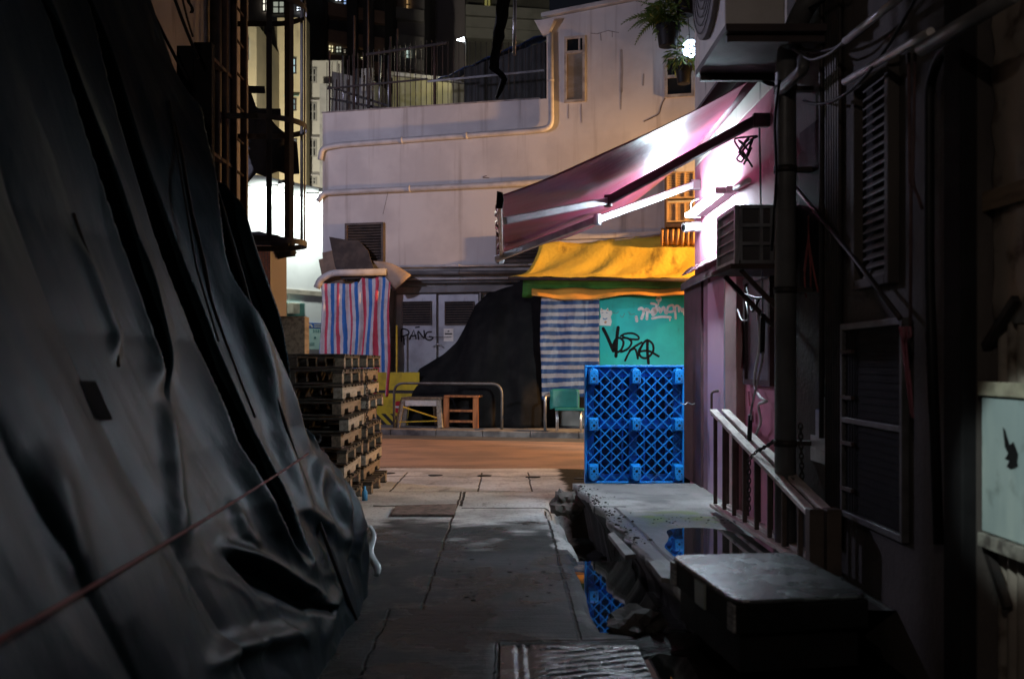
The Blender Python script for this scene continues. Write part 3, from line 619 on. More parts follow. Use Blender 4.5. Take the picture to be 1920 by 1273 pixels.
# two barred window air conditioners lit orange
ACM = mat('ac_orange', (.62,.42,.2), (.5,.33,.16), 4, .5)
for (y0, y1, lab) in ((322,372,'upper window air conditioner half hidden behind the red awning'),(379,416,'lower cream window air conditioner with slotted front above the ruffled cloth')):
    u0, u1, z0, z1 = frect(1250, y0, 1302, y1, .3); e = E('window_air_conditioner', W((u0+u1)/2, z0, .15), lab, 'air conditioner', 'window air conditioners on the white building')
    b = BM(); fbox(b, u0, u1, z0, z1, 0, .27); ob('casing', b, M['louvre_brown'], e, bev=.01)
    b = BM(); 
    for k in range(4): uu = u0+(u1-u0-.03)*k/3; fbox(b, uu, uu+.03, z0, z1, .272, .3)
    for zz in (z0, z1-.03): fbox(b, u0+.03, u1-.03, zz, zz+.03, .271, .299)
    ob('front_frame', b, ACM, e)
    b = BM(); n = 14
    for k in range(n): zz = z0+.03+(z1-z0-.06)*k/n; fbox(b, u0+.03, u1-.03, zz, zz+(z1-z0)/n*.55, .272, .286)
    ob('slat_grille', b, ACM, e)
b = BM(); fpx(b, 1246, 330, 1250, 425, 0, .3); fpx(b, 1246, 418, 1302, 425, 0, .33); T(ob('shelf_bracket', b, M['rust']), 'dark bracket shelf under the two window air conditioners', 'bracket')

# blue and white striped sheet, black net heap, teal cabinet
b = BM(); rows = []; ua, ub = UZ(1015, 600, 1.15)[0], UZ(1124, 600, 1.15)[0]; zt, zb2 = UZ(1068, 557, 1.15)[1], UZ(1068, 742, 1.15)[1]
for j in range(51):
    v = j/50; rows.append([W(ua+(ub-ua)*i/40-.02*math.sin(v*5)*(1-i/40), zt-(zt-zb2)*v-.12*(1-i/40)*smooth(.7,1,v)*.8-.05*(i/40)*v*0+.06*(1-v)*(i/40-.2)*0, 1.15+.05*math.sin(i*.33+v*2)+.035*mnoise.noise(V((i*.12,v*5,1)))+.02*mnoise.noise(V((i*.4,v*14,3)))) for i in range(41)])
grid(b, rows); T(ob('blue_striped_sheet', b, stripes('stripe_bw', 13, [(1,(.36,.32,.315)),(1.05,(.02,.06,.16))], 1, .45, .3, .02), solid=.004), 'blue and white striped plastic sheet hanging left of the teal panel', 'plastic sheet')
b = BM(); rows = []; TOP = [(768,800),(771,735),(777,712),(787,692),(800,684),(832,664),(856,640),(872,612),(892,570),(915,548),(950,530),(985,517),(1003,512),(1020,512),(1040,512)]
def topz(px):
    for (x0,y0),(x1,y1) in zip(TOP, TOP[1:]):
        if x0 <= px <= x1: return y0+(y1-y0)*(px-x0)/(x1-x0)
    return 512
for j in range(41):
    v = j/40; r = []
    for i in range(71):
        px = 768+(1040-768)*i/70; off = .1+.95*(1-(1-v)**2)*(.6+.4*smooth(0,.4,i/70))*(1-.35*smooth(.75,.95,i/70)); y = topz(px); zt = FO(px, y, .5).z
        p = FO(px, 700, off); r.append(V((p.x, p.y, .115+(max(zt,.2)-.115)*(1-v**1.15))) + FN*(.09*math.sin(px*.05+v*1.5+.8*mnoise.noise(V((px*.01,v,5))))+.06*abs(mnoise.noise(V((px*.03+v,v*1.2,2))))+.03*math.sin(px*.13+v*2)+.05*mnoise.noise(V((px*.02,v*3,0))))*min(1,v*3+.15))
    rows.append(r)
grid(b, rows); T(ob('black_net_cover', b, mat('black_net', (.010,.010,.0105), (.016,.0155,.0155), 3, .9, bump=.3, bscale=25, spec=.04), solid=.01), 'black netting draped over a heap on the far pavement', 'net cover')

TC = E('teal_cabinet', FO(1205, 800, .8), 'teal painted metal stall cabinet with cat sticker and graffiti', 'cabinet')
u0, u1, _, z1 = frect(1119, 552, 1290, 800, .92); TEAL = mat('teal_paint', (.012,.5,.47), (.01,.4,.39), 1.8, .5, c3=(.02,.2,.17), s3=5, st3=(1,1,.4), lo3=.6, hi3=.8, bump=.05)
b = BM(); fbox(b, u0+.03, u1, .116, z1-.02, .1, .89); ob('body', b, TEAL, TC)
b = BM(); fbox(b, u0, u0+.05, .115, z1, .05, .92); fbox(b, u0+.05, u1+.02, z1-.025, z1, .05, .92); ob('frame', b, M['rust'], TC)
b = BM(); fbox(b, u0+.055, u1-.003, .2, z1-.03, .891, .91); dp = ob('door_panel', b, TEAL, TC, bev=.004)
mpt = lambda x, y: FO(x, y, .913)
b = BM()
for s, wd in (([(1131,616),(1139,632),(1150,658)],5),([(1159,614),(1156,640),(1155,668)],5),([(1150,645),(1155,636),(1163,634),(1169,642),(1165,655),(1157,660),(1151,651),(1152,643)],3.5),([(1167,634),(1176,634),(1184,641),(1180,651),(1170,658),(1163,660),(1175,656)],3.2),([(1164,630),(1172,626),(1186,625),(1196,630),(1197,636),(1185,636),(1172,633),(1166,629)],3),([(1203,642),(1190,650),(1181,658),(1172,676)],3.2),([(1181,657),(1190,654),(1194,662),(1196,672)],3.4),([(1196,668),(1204,647),(1214,638),(1224,646),(1224,660),(1213,671),(1202,669),(1198,658),(1204,648)],3.4),([(1214,638),(1214,660),(1216,681)],4.4),([(1200,659),(1216,658),(1235,668)],3.4)): stroke(b, s, wd*1.25, mpt)
ob('black_tag', b, M['black'], dp)
b = BM()
for s, wd in (([(1198,580),(1203,578),(1207,584),(1203,597)],4.2),([(1207,584),(1213,580),(1213,598)],4),([(1215,580),(1220,586),(1226,578),(1229,587),(1223,590),(1231,573),(1221,569)],3.6),([(1229,587),(1236,577),(1238,586),(1244,576),(1248,587)],3.8),([(1250,588),(1253,575),(1262,573),(1263,583),(1252,585)],3.4),([(1267,597),(1266,576),(1272,574),(1273,584)],3.2),([(1275,576),(1279,584),(1280,578),(1283,590)],3),([(1223,597),(1240,594),(1257,595)],3.6),([(1256,595),(1256,601)],2),([(1193,594),(1194,602)],4.2),([(1231,561),(1235,557),(1239,561),(1235,565),(1231,561)],3.2),([(1235,566),(1234,572)],2.4)): stroke(b, s, wd*1.25, mpt)
ob('white_tag', b, M['white_plastic'], dp)
b = BM()
for s in ([(1149,585),(1155,588),(1160,584)],[(1163,592),(1167,595),(1171,588)],[(1178,585),(1184,590),(1190,588)]): stroke(b, s, 1.2, mpt)
ob('faint_scrawl', b, mat('scrawl', (.1,.25,.22), None, 4), dp)
# beckoning cat sticker: flat printed shape
mps = lambda o: (lambda x, y: FO(x, y, o))
def flat(pts, o): 
    b = BM(); b.faces.new([b.verts.new(FO(x, y, o)) for x, y in pts]); return b
cs = ob('cat_sticker', flat([(1124,610),(1124,600),(1127,594),(1126,589),(1125,584),(1127,577),(1130,581),(1136,581),(1140,577),(1142,584),(1143,582),(1147,583),(1148,588),(1145,594),(1147,603),(1145,611)], .914), M['white_plastic'], dp)
CO = mat('coin', (.5,.3,.2), None, 4); SB = mat('sticker_blue', (.1,.25,.45), None, 4)
for nm, pts in (('ear', [(1127,583),(1128,579),(1130,582)]),('ear', [(1137,582),(1140,579),(1141,583)]),('coin', [(1133,606),(1133,603),(1136,601),(1138,604),(1136,607)])): ob(nm, flat(pts, .916), CO, cs)
mq = mps(.917)
for nm, s, wd in (('eye', [(1128,587),(1131,586)], 1),('eye', [(1136,586),(1139,587)], 1),('collar', [(1131,597),(1134,599),(1138,597)], 2)): b = BM(); stroke(b, s, wd, mq); ob(nm, b, SB, cs)

# teal chair half hidden by the sheet and the pallet
CH = E('plastic_chair', FO(1060, 805, 1.5), 'teal plastic chair with thin legs under the blue striped sheet', 'chair')
TCH = mat('chair_teal', (.02,.16,.14), (.015,.12,.1), 3, .4)
b = BM(); rows = []
for j in range(9): rows.append([FO(1031+(1086-1031)*i/8, 729+j*4.6+(2 if i in (0,8) else 0), 1.42-.05*math.sin(i/8*3.14)+.02*j/8) for i in range(9)])
grid(b, rows); ob('backrest', b, TCH, CH, solid=.02)
b = BM(); fpx(b, 1040, 766, 1094, 770, 1.42, 1.85); ob('seat', b, TCH, CH, bev=.01)
for x, o in ((1043,1.8),(1090,1.8),(1046,1.45),(1088,1.45)):
    b = BM(); q = FO(x, 770, o); tube(b, [q, V((q.x,q.y,.115))], .012); ob('leg', b, M['silver'], CH)
b = BM(); q = FO(1022, 745, 1.75); tube(b, bend([V((q.x+.1,q.y+.5,q.z+.02)), V((q.x,q.y,q.z+.02)), V((q.x,q.y,.115))], .08), .03); T(ob('pipe_stand', b, M['galv']), 'grey pipe barrier end standing left of the teal chair', 'barrier')

# yellow site barrier, pole, tube railing, trestle, stools
YB = E('yellow_barrier', FO(745, 805, .5), 'yellow barrier board with black and yellow stripes behind the pallets', 'barrier')
b = BM(); fpx(b, 706, 698, 786, 800, .5, .54)
tb = NT('barrier_paint'); s = tb.sep('Object'); dg = tb.math('FRACT', tb.math('MULTIPLY', tb.math('ADD', s[0], s[2]), 5.)); hz = tb.math('MULTIPLY', tb.math('LESS_THAN', s[2], .28), tb.math('GREATER_THAN', dg, .5))
band = tb.math('MULTIPLY', tb.math('GREATER_THAN', s[2], .72), tb.math('LESS_THAN', s[2], .79)); m2 = tb.math('MAXIMUM', hz, band)
tb.set(tb.mix(m2, tb.mix(tb.ramp(tb.noise(4, 5), .4, .7), (.62,.46,.02), (.4,.3,.02)), (.02,.02,.02)), .5); ob('board', b, tb.m, YB, bev=.004)
b = BM(); q = FO(747, 763, .56); prism(b, [q+(FT*math.cos(a)+V((0,0,1))*math.sin(a))*.13 for a in [k*math.pi/10 for k in range(20)]], FN*-.012); d = ob('no_entry_disc', b, mat('sign_red', (.5,.02,.03), None, 4, .5), YB)
b = BM(); u, z = UZ(747, 763, .565); fbox(b, u-.09, u+.09, z-.022, z+.022, .561, .567); ob('bar', b, M['white_paint'], d)
b = BM(); tube(b, [FO(712,700,.52), FO(785,699,.52)], .02); ob('top_rail', b, M['galv'], YB)
b = BM(); q = FO(744, 610, .45); tube(b, [q, V((q.x,q.y,.115))], .022); T(ob('yellow_pole', b, M['yellow_paint']), 'thin yellow pole standing beside the grey steel door', 'pole')
b = BM(); a, c = FO(739,806,1.5), FO(941,810,1.5); a.z = c.z = .113; zt = FO(840,719,1.5).z; tube(b, bend([a, V((a.x,a.y,zt)), V((c.x,c.y,zt)), c], .22, 7), .026, 10)
T(ob('tube_railing', b, mat('rail_grey', (.16,.155,.15), (.1,.09,.085), 5, .5, .4)), 'grey bent steel tube railing on the far pavement before the black net', 'railing')
TR = E('trestle_table', FO(783, 806, 1.25), 'small wooden trestle with white top and yellow braces inside the tube railing', 'trestle table')
b = BM(); fpx(b, 752, 745, 828, 749, .85, 1.35); ob('top', b, M['wood'], TR, bev=.006)
b = BM(); fpx(b, 756, 749.5, 820, 761, 1.28, 1.32); ob('apron', b, M['white_paint'], TR, bev=.004)
for (x0, x1, o0, o1) in ((756,745,1.3,1.42),(823,826,1.3,1.42),(763,757,.9,.75),(815,820,.9,.75)):
    b = BM(); p = FO(x0, 750, o0); q = FO(x1, 806, o1); q.z = .114; beam(b, p, q, .1, .07, FN); ob('leg', b, M['wood_pale'], TR, bev=.004)
for (x0,y0,x1,y1) in ((756,763,818,783),(748,791,818,789)):
    b = BM(); beam(b, FO(x0,y0,1.46), FO(x1,y1,1.46), .02, .05, FN); ob('brace', b, M['yellow_paint'], TR)
ST = E('wooden_stool', FO(870, 806, 1.2), 'orange brown wooden step stool with two rungs beside the trestle', 'stool', 'wooden stools')
for x in (837, 892):
    for o in (.95, 1.3):
        b = BM(); p = FO(x, 744, o); beam(b, p, V((p.x, p.y, .114)), .11 if o > 1 else .07, .06, FN); ob('leg', b, M['wood_orange'], ST, bev=.005)
b = BM(); fpx(b, 832, 741.5, 898, 745, .9, 1.36); ob('top', b, M['wood_orange'], ST, bev=.005)
for y in (768, 788):
    b = BM(); fpx(b, 841, y, 889, y+4, 1.24, 1.3); ob('rung', b, M['wood_orange'], ST)
S2 = E('wooden_stool', FO(905, 806, .9), 'lower brown stool half hidden behind the step stool', 'stool', 'wooden stools')
b = BM(); fpx(b, 890, 752, 911, 757, .7, 1.05); ob('top', b, M['wood_orange'], S2, bev=.005)
for x in (893, 908):
    b = BM(); p = FO(x, 757, .98); beam(b, p, V((p.x, p.y, .114)), .07, .05, FN); ob('leg', b, M['wood_orange'], S2)

# hanging plants and a lamp by the upper window
def leaves(bm, c, r, n, ln, seed, droop=.3, flat=1.):
    q = random.Random(seed)
    for k in range(n):
        d = V((q.gauss(0,1), q.gauss(0,1), q.gauss(0,.8)*flat)).normalized(); p = V(c)+d*r*q.random()**.5
        t = (d+V((q.gauss(0,.5), q.gauss(0,.5), q.gauss(0,.4)-droop))).normalized(); s = t.cross(V((q.gauss(0,1),q.gauss(0,1),q.gauss(0,1)))).normalized()
        L = ln*q.uniform(.5,1.3); a = [p-s*L*.05, p+t*L*.5-s*L*.16, p+t*L+V((0,0,-droop*L*.3)), p+t*L*.5+s*L*.16]; bm.faces.new([bm.verts.new(v) for v in a])
def fern(bm, c, n, L, seed, dirv=(-1,0,0)):
    q = random.Random(seed)
    for k in range(n):
        d = (V(dirv)*q.uniform(.2,1)+V((q.gauss(0,.6), q.gauss(0,.4), q.uniform(-.2,.9)))).normalized(); p = V(c); LL = L*q.uniform(.6,1.2)
        for i in range(14):
            d = (d+V((0,0,-.1))).normalized(); p2 = p+d*LL/14; sd = d.cross(V((0,1,.2))).normalized()
            for sg in (-1, 1): bm.faces.new([bm.verts.new(v) for v in (p, p2, p2+sd*sg*LL*.13*(1-i/15)+d*.03)])
            p = p2
def planter(px, py, off, wd, ht, lab, n, seed, kind):
    c = FO(px, py, off); e = E('hanging_planter', c, lab, 'potted plant', 'plants hung by the upper window'); b = BM()
    pr = [(wd*.36,0),(wd*.42,ht*.6),(wd*.5,ht)]; tube(b, [c+V((0,0,h)) for _, h in pr], [r for r, _ in pr], 14); ob('pot', b, M['black_rubber'], e, bev=.01)
    b = BM(); leaves(b, c+V((0,0,ht+.22)), .34, n, .16, seed, .35)
    if kind: fern(b, c+V((-.1,0,ht+.1)), 16, .75, seed+1, (-1,0,0)); fern(b, c+V((0,0,ht+.1)), 10, .7, seed+2, (.2,-.5,.4))
    ob('foliage', b, M['green_leaf'], e)
    b = BM(); tube(b, [c+V((wd*.45,0,ht)), c+V((wd*.2,.15,ht+1.6))], .008, 5); tube(b, [c+V((-wd*.45,0,ht)), c+V((wd*.1,.15,ht+1.6))], .008, 5); ob('hanger', b, M['dark_metal'], e)
planter(1252, 88, .85, .5, .42, 'black hanging planter with pale fern fronds spilling to the left', 420, 21, 1)
planter(1282, 158, .7, .36, .34, 'lower dark pot with round bushy leaves below the bright lamp', 260, 33, 0)
planter(1285, 30, .9, .45, .34, 'topmost hanging plant beside the condenser, cut by the upper edge', 420, 45, 1)
e = E('wall_lamp', FO(1296, 100, .3), 'bluish white glowing lamp among the hanging plants', 'wall lamp')
b = BM(); c = FO(1294, 92, .72); blob(b, c, .17, 3, .1, 3, (.9,.5,1.1)); ob('bulb', b, glow('lamp_blue', (.6,.78,1), 9), e)
b = BM(); tube(b, [c, c-FN*.7], .03); ob('lamp_arm', b, M['dark_metal'], e)
# ================================================================ RIGHT SIDE OF THE ALLEY
XW = 1.9
PK = E('pink_house', (2.6, 8.6, 0), 'pale house with pink lower wall and metal doors at the alley mouth', 'building')
YC_, YN = 10.06, 6.75     # far corner, near end
M['pink'] = mat('pink_wall', (.66,.27,.37), (.56,.21,.31), 1.6, .7, c3=(.3,.1,.12), s3=4, st3=(1,1,.35), lo3=.62, hi3=.74, bump=.2, bscale=30)
M['pale_upper'] = mat('pale_upper', (.74,.68,.62), (.62,.56,.51), 1.2, .8, c3=(.16,.13,.11), s3=4, st3=(1.3,1.3,.25), lo3=.6, hi3=.75, bump=.2)
b = BM(); box(b, XW, 6, YN, YC_, 3.42, 8.2); ob('upper_wall', b, M['pale_upper'], PK, bev=.01)
b = BM(); box(b, XW, 6, YN, YC_, 2.32, 3.418); ob('pink_wall', b, M['pink'], PK, bev=.008)
b = BM(); box(b, XW+.02, 6, YN, YC_+.35, -.2, 2.3); ob('lower_wall', b, M['pink'], PK)
DOORM = mat('door_pink', (.58,.38,.48), (.5,.34,.43), 1.3, .45, .15, c3=(.16,.11,.13), s3=2.5, st3=(1,1,.5), bump=.06)
DRK = mat('door_stained', (.32,.18,.22), (.18,.1,.12), 1.6, .6, c3=(.33,.28,.3), s3=2, st3=(1,1,.4), lo3=.6, hi3=.63)
# doors, frames and the projecting lintel: px span along the wall
def wl(px, X=XW): return X*F/(px-VX)
b = BM(); box(b, XW-.02, XW+.06, wl(1318), wl(1286)+.0, .24, 2.24); ob('corner_post', b, mat('post_maroon', (.1,.045,.055), (.06,.03,.035), 4, .6), PK, bev=.006)
b = BM(); box(b, XW+.0, XW+.05, wl(1328), wl(1319), .24, 2.24); ob('door_panel', b, DRK, PK)
b = BM(); box(b, XW-.012, XW+.05, wl(1362), wl(1329), .24, 2.2); dd = ob('door', b, DOORM, PK, bev=.006, label='pinkish grey sheet metal door with bow handle')
h0 = wl(1350); b = BM(); tube(b, bend([(XW-.012,h0,1.2),(XW-.075,h0,1.19),(XW-.075,h0,.98),(XW-.012,h0,.97)], .04), .011); ob('handle', b, M['rust'], dd)
b = BM(); box(b, XW-.03, XW+.05, wl(1369), wl(1363.5), .24, 2.2); ob('door_frame', b, M['silver'], PK, bev=.004)
b = BM(); box(b, XW-.05, XW+.04, wl(1392), wl(1370), .24, 2.28); ob('pillar', b, mat('pillar_brown', (.42,.29,.27), (.34,.23,.22), 2, .7), PK, bev=.008)
b = BM(); hexa(b, [V((XW-.075,wl(1372),2.22)),V((XW+.05,wl(1372),2.27)),V((XW+.05,10.5,2.27)),V((XW-.065,10.5,2.2)),V((XW-.075,wl(1372),2.30)),V((XW+.05,wl(1372),2.36)),V((XW+.05,10.5,2.36)),V((XW-.065,10.5,2.27))]); ob('lintel', b, mat('lintel', (.07,.06,.06), (.12,.1,.1), 3, .55), PK, bev=.006)
b = BM(); rows = [[V((XW-.1*t+.01+.012*math.sin(i*3.), 7.9+2.35*i/16, 2.345+.085*(1-t)+.02*mnoise.noise(V((i*.7,t,0))))) for t in (0,.5,1)] for i in range(17)]; grid(b, rows); ob('flashing', b, mat('flash_pink', (.5,.3,.33), (.2,.08,.1), 9, .6), PK, solid=.008)
# boarded window on the pink wall
y0, y1, z0, z1 = rrect(1401, 516, 1452, 722, XW); b = BM(); box(b, XW-.035, XW+.02, y0, y0+.05, z0, z1); box(b, XW-.035, XW+.02, y1-.06, y1, z0, z1); box(b, XW-.034, XW+.02, y0+.045, y1-.055, z0, z0+.04); box(b, XW-.034, XW+.02, y0+.045, y1-.055, z1-.04, z1); wf = ob('window_frame', b, mat('maroon_dark', (.06,.03,.032), None, 4), PK)
b = BM(); box(b, XW-.012, XW+.02, y0+.05, y1-.06, z0, z1); ob('pane', b, mat('dirty_pane', (.2,.17,.19), (.1,.08,.09), 2.5, .45), wf)
# drips and red paint dabs on the pink wall
b = BM(); mpw = lambda x, y: PX(x, y, XW-.004) if x > 1392 else PX(x, y, XW-.054)
for s, wd in (([(1392,600),(1393,650),(1391,690)],2.5),([(1396,640),(1399,680)],1.5),([(1404,735),(1406,760)],3),([(1411,772),(1412,790)],4),([(1420,800),(1419,818)],2)): stroke(b, s, wd, mpw)
ob('red_drip', b, mat('red_drip', (.25,.02,.04), None, 9), PK)

# ---------------------------------------------------------------- retractable awning
AW = E('awning', (1.85, 8.7, 3.3), 'faded red fabric awning reaching over the alley, lit from below by the tube lamp', 'awning')
AYN, AYF, AYFF = 7.25, 7.2, 10.02
b = BM(); rows = []; NS, NTT = 50, 50
for j in range(NTT+1):
    t = j/NTT; r = []
    for i in range(NS+1):
        s = i/NS; yw = AYN+(9.98-AYN)*s; yf = AYF+(AYFF-AYF)*s
        zw = 3.52-.04*s; zf = 2.655-.10*s
        sag = (.065+.12*s)*math.sin(math.pi*t)+.05*math.sin(math.pi*s)*math.sin(math.pi*t)
        rip = .034*math.sin(s*17+t*2.2)*math.sin(math.pi*min(1,t*1.1))*(.35+.65*(1-t))+.012*mnoise.noise(V((s*7,t*2.5,0)))
        r.append(V((1.80+(-.05-1.80)*t, yw+(yf-yw)*t, zw+(zf-zw)*t-sag+rip)))
    rows.append(r)
grid(b, rows)
ta = NT('awning_fabric'); c = ta.mix(ta.ramp(ta.noise(2.2, 6, (.4,3,1)), .35, .7), (.26,.028,.07), (.19,.035,.08)); c = ta.mix(ta.math('MULTIPLY', ta.ramp(ta.noise(5, 6, (.3,2,1)), .5, .75), .4), c, (.28,.09,.13))
ta.bump(ta.noise(22, 4, (.3,1,1)), .25, .015); ta.set(c, .4, 0, .32); 
ob('fabric', b, ta.m, AW, solid=.004)
b = BM(); tube(b, [(1.80,7.12,3.55),(1.80,10.03,3.51)], .06, 14); ob('roller', b, mat('roller_maroon', (.12,.03,.05), (.08,.03,.04), 4, .6), AW)
b = BM(); hexa(b, [V((1.62,7.05,3.60)),V((1.9,7.05,3.66)),V((1.9,9.9,3.64)),V((1.62,9.9,3.58)),V((1.62,7.05,3.625)),V((1.9,7.05,3.69)),V((1.9,9.9,3.67)),V((1.62,9.9,3.605))]); ob('hood', b, mat('hood_maroon', (.07,.025,.035), (.05,.02,.03), 3), AW)
b = BM(); hexa(b, [V((-.07,7.2,2.585)),V((-.035,7.2,2.59)),V((-.035,10.03,2.48)),V((-.07,10.03,2.47)),V((-.07,7.2,2.665)),V((-.035,7.2,2.67)),V((-.035,10.03,2.56)),V((-.07,10.03,2.55))]); fb = ob('front_bar', b, M['silver'], AW, bev=.008)
b = BM(); prism(b, [V((-.078,7.19,2.56)),V((-.03,7.19,2.56)),V((-.02,7.19,2.62)),V((-.028,7.19,2.675)),V((-.07,7.19,2.685))], V((0,-.025,0))); ob('end_cap', b, M['black'], fb, bev=.005)
b = BM(); prism(b, [V((-.078,10.04,2.44)),V((-.03,10.04,2.45)),V((-.02,10.04,2.5)),V((-.03,10.04,2.565)),V((-.07,10.04,2.57))], V((0,.025,0))); ob('end_cap', b, M['silver'], fb, bev=.005)
b = BM(); rows = [[V((-.08+.012*math.sin(i*1.3), 7.2+2.83*i/30, 2.59-.04*i/30-(.03+.02*math.sin(i*.9))*v)) for i in range(31)] for v in (0,.5,1)]; grid(b, rows); ob('valance', b, ta.m, AW, solid=.004)
ARMD = mat('arm_dark', (.09,.05,.06), (.06,.04,.045), 4, .5, .3); 
for (sh, el, en, m1, w1) in ((V((1.80,7.2,3.2)), P(1140,377,8.2), P(946,414,7.5), ARMD, .07), (V((1.82,9.75,3.19)), P(1120,412,8.9), P(930,486,9.8), M['silver'], .065)):
    b = BM(); beam(b, sh, el, .05, w1); ar = ob('upper_arm', b, m1, AW, bev=.008)
    b = BM(); beam(b, el, en, .045, .06); ob('lower_arm', b, M['silver'], AW, bev=.008)
    b = BM(); tube(b, [el-V((0,0,.05)), el+V((0,0,.05))], .035, 10); ob('elbow', b, m1, ar, bev=.005)
    b = BM(); box(b, sh.x-.02, XW-.001, sh.y-.03, sh.y+.03, sh.z-.05, sh.z+.05); ob('shoulder_bracket', b, ARMD, AW, bev=.008)
# crank hanging from the awning gear
b = BM(); tube(b, [PX(1424,240,1.66), PX(1430,590,1.72)], .006, 6); tube(b, bend([PX(1430,660,1.72), PX(1430,675,1.72), PX(1409,765,1.72), PX(1407,790,1.72)], .06), .008, 6); cr = T(ob('crank_rod', b, M['galv']), 'long thin awning crank with two black grips hanging by the pink wall', 'crank')
b = BM(); tube(b, [PX(1431,588,1.72), PX(1429,662,1.72)], .017, 10); ob('grip', b, M['black_rubber'], cr)
b = BM(); tube(b, [PX(1407,778,1.72), PX(1405,826,1.72)], .017, 10); ob('grip', b, M['black_rubber'], cr)

# ---------------------------------------------------------------- lamps, camera, air conditioners
TL = E('tube_lamp', (1.85, 8.9, 2.86), 'glowing white fluorescent tube lamp fixed to the wall under the awning', 'tube lamp', 'tube lamps under the awning')
b = BM(); box(b, 1.80, 1.898, 8.15, 9.55, 2.85, 2.9); ob('batten', b, M['white_plastic'], TL, bev=.006)
b = BM(); tube(b, [(1.735,8.22,2.865),(1.735,9.55,2.865)], .016, 12); ob('glass_tube', b, glow('tube_glow', (.68,.89,1), 560), TL)
for y in (8.19, 9.58): b = BM(); box(b, 1.715, 1.86, y-.02, y+.02, 2.84, 2.89); ob('socket', b, M['white_plastic'], TL)
T2 = E('tube_lamp', (1.85, 7.75, 2.98), 'short unlit tube lamp beside the glowing one', 'tube lamp', 'tube lamps under the awning')
b = BM(); tube(b, [PX(1378,352,1.8), PX(1404,338,1.8)], .02, 10); ob('glass_tube', b, M['white_plastic'], T2)
b = BM(); beam(b, PX(1378,354,1.875), PX(1404,340,1.875), .03, .03); ob('batten', b, M['white_plastic'], T2)
SC = E('security_camera', PX(1302,425,1.85), 'small white wall security camera at the corner below the tube lamp', 'camera')
c = PX(1300,425,1.83); b = BM(); tube(b, [V((1.9,c.y,c.z)), c+V((-.02,0,0))], [.055,.05], 14); tube(b, [c+V((.02,0,0)), c+V((-.07,-.02,-.01)), c+V((-.1,-.035,-.015))], [.04,.052,.046], 14); ob('housing', b, M['white_plastic'], SC, bev=.004)
b = BM(); q = c+V((-.101,-.036,-.015)); tube(b, [q, q+V((-.006,-.002,0))], .03, 14); ob('lens', b, M['glass_dark'], SC)
b = BM(); tube(b, bend([c+V((.04,0,.03)), c+V((-.02,0,.12)), c+V((-.03,-.02,.24)), c+V((.05,-.02,.27))], .08), .01, 6); ob('cable', b, M['cable_white'], SC)

AC = E('wall_air_conditioner', (1.7, 6.8, 2.05), 'dark box air conditioner with barred grille on brackets below the tube lamp', 'air conditioner')
ax0, ay0, ay1, az0, az1 = 1.495, 6.53, 7.1, 2.1, 2.485
ACD = mat('ac_dark', (.1,.095,.1), (.06,.055,.06), 3, .5, .3, c3=(.13,.07,.05), s3=5, st3=(1,1,1)); b = BM(); box(b, ax0+.03, 1.899, ay0+.02, ay1, az0, az1); ob('casing', b, ACD, AC, bev=.006)
b = BM()
for z in (az0, az0+.12, az0+.24, az1-.022): box(b, ax0+.04, 1.898, ay0, ay0+.018, z, z+.022)
for x in (ax0+.03, 1.66, 1.73, 1.87): box(b, x, x+.022, ay0+.001, ay0+.0195, az0+.023, az1-.023)
ob('side_frame', b, M['galv'], AC)
b = BM(); box(b, ax0+.03, 1.896, ay0+.0205, ay0+.03, az0+.02, az1-.02); ob('mesh', b, M['black'], AC)
b = BM()
for z in (az0, az1-.03): box(b, ax0, ax0+.029, ay0, ay1, z, z+.03)
for y in (ay0, ay1-.03): box(b, ax0+.001, ax0+.028, y, y+.03, az0+.03, az1-.03)
ob('front_frame', b, M['galv'], AC)
b = BM(); box(b, ax0+.02, ax0+.029, ay0+.03, ay1-.03, az0+.03, az1-.03); ob('grille', b, mat('coil', (.03,.05,.06), (.02,.03,.035), 30, .4), AC)
b = BM()
for k in range(1, 5): z = az0+.03+(az1-az0-.06)*k/5; box(b, ax0+.004, ax0+.012, ay0+.03, ay1-.03, z, z+.008)
ob('bar', b, M['galv'], AC)
b = BM(); box(b, ax0-.03, 1.899, ay0-.02, ay1+.03, az0-.035, az0-.003); ob('shelf', b, M['rust'], AC)
for y in (ay0+.05, ay1-.05): b = BM(); beam(b, V((ax0+.05,y,az0-.04)), V((1.895,y,az0-.4)), .03, .03); ob('bracket', b, M['rust'], AC)

CU = E('condenser_unit', (1.5, 6.35, 3.41), 'large white condenser unit with round fan seen from below on the right wall', 'air conditioner')
cx0, cy0, cy1, cz0 = 1.3, 5.93, 6.72, 3.43
b = BM(); box(b, cx0, 1.66, cy0, cy1, cz0, cz0+.85); ob('casing', b, mat('casing_white', (.78,.74,.72), (.66,.62,.6), 3, .5), CU, bev=.012)
b = BM(); cc = V((cx0-.001, (cy0+cy1)/2+.05, cz0+.47)); tube(b, [cc+V((-.035,0,0)), cc], .37, 36); fg = ob('fan_guard', b, mat('fan_grey', (.2,.18,.18), (.26,.24,.24), 5), CU, bev=.004)
b = BM()
for k in range(1, 7):
    r = .05*k+.03; prev = None; tube(b, [cc+V((-.045, r*math.cos(a), r*math.sin(a))) for a in [i*2*math.pi/28 for i in range(29)]], .004, 4, False)
ob('ring_grille', b, M['dark_metal'], fg)
b = BM(); tube(b, [cc+V((-.05,0,0)), cc+V((-.036,0,0))], .045, 16); ob('hub', b, M['galv'], fg)
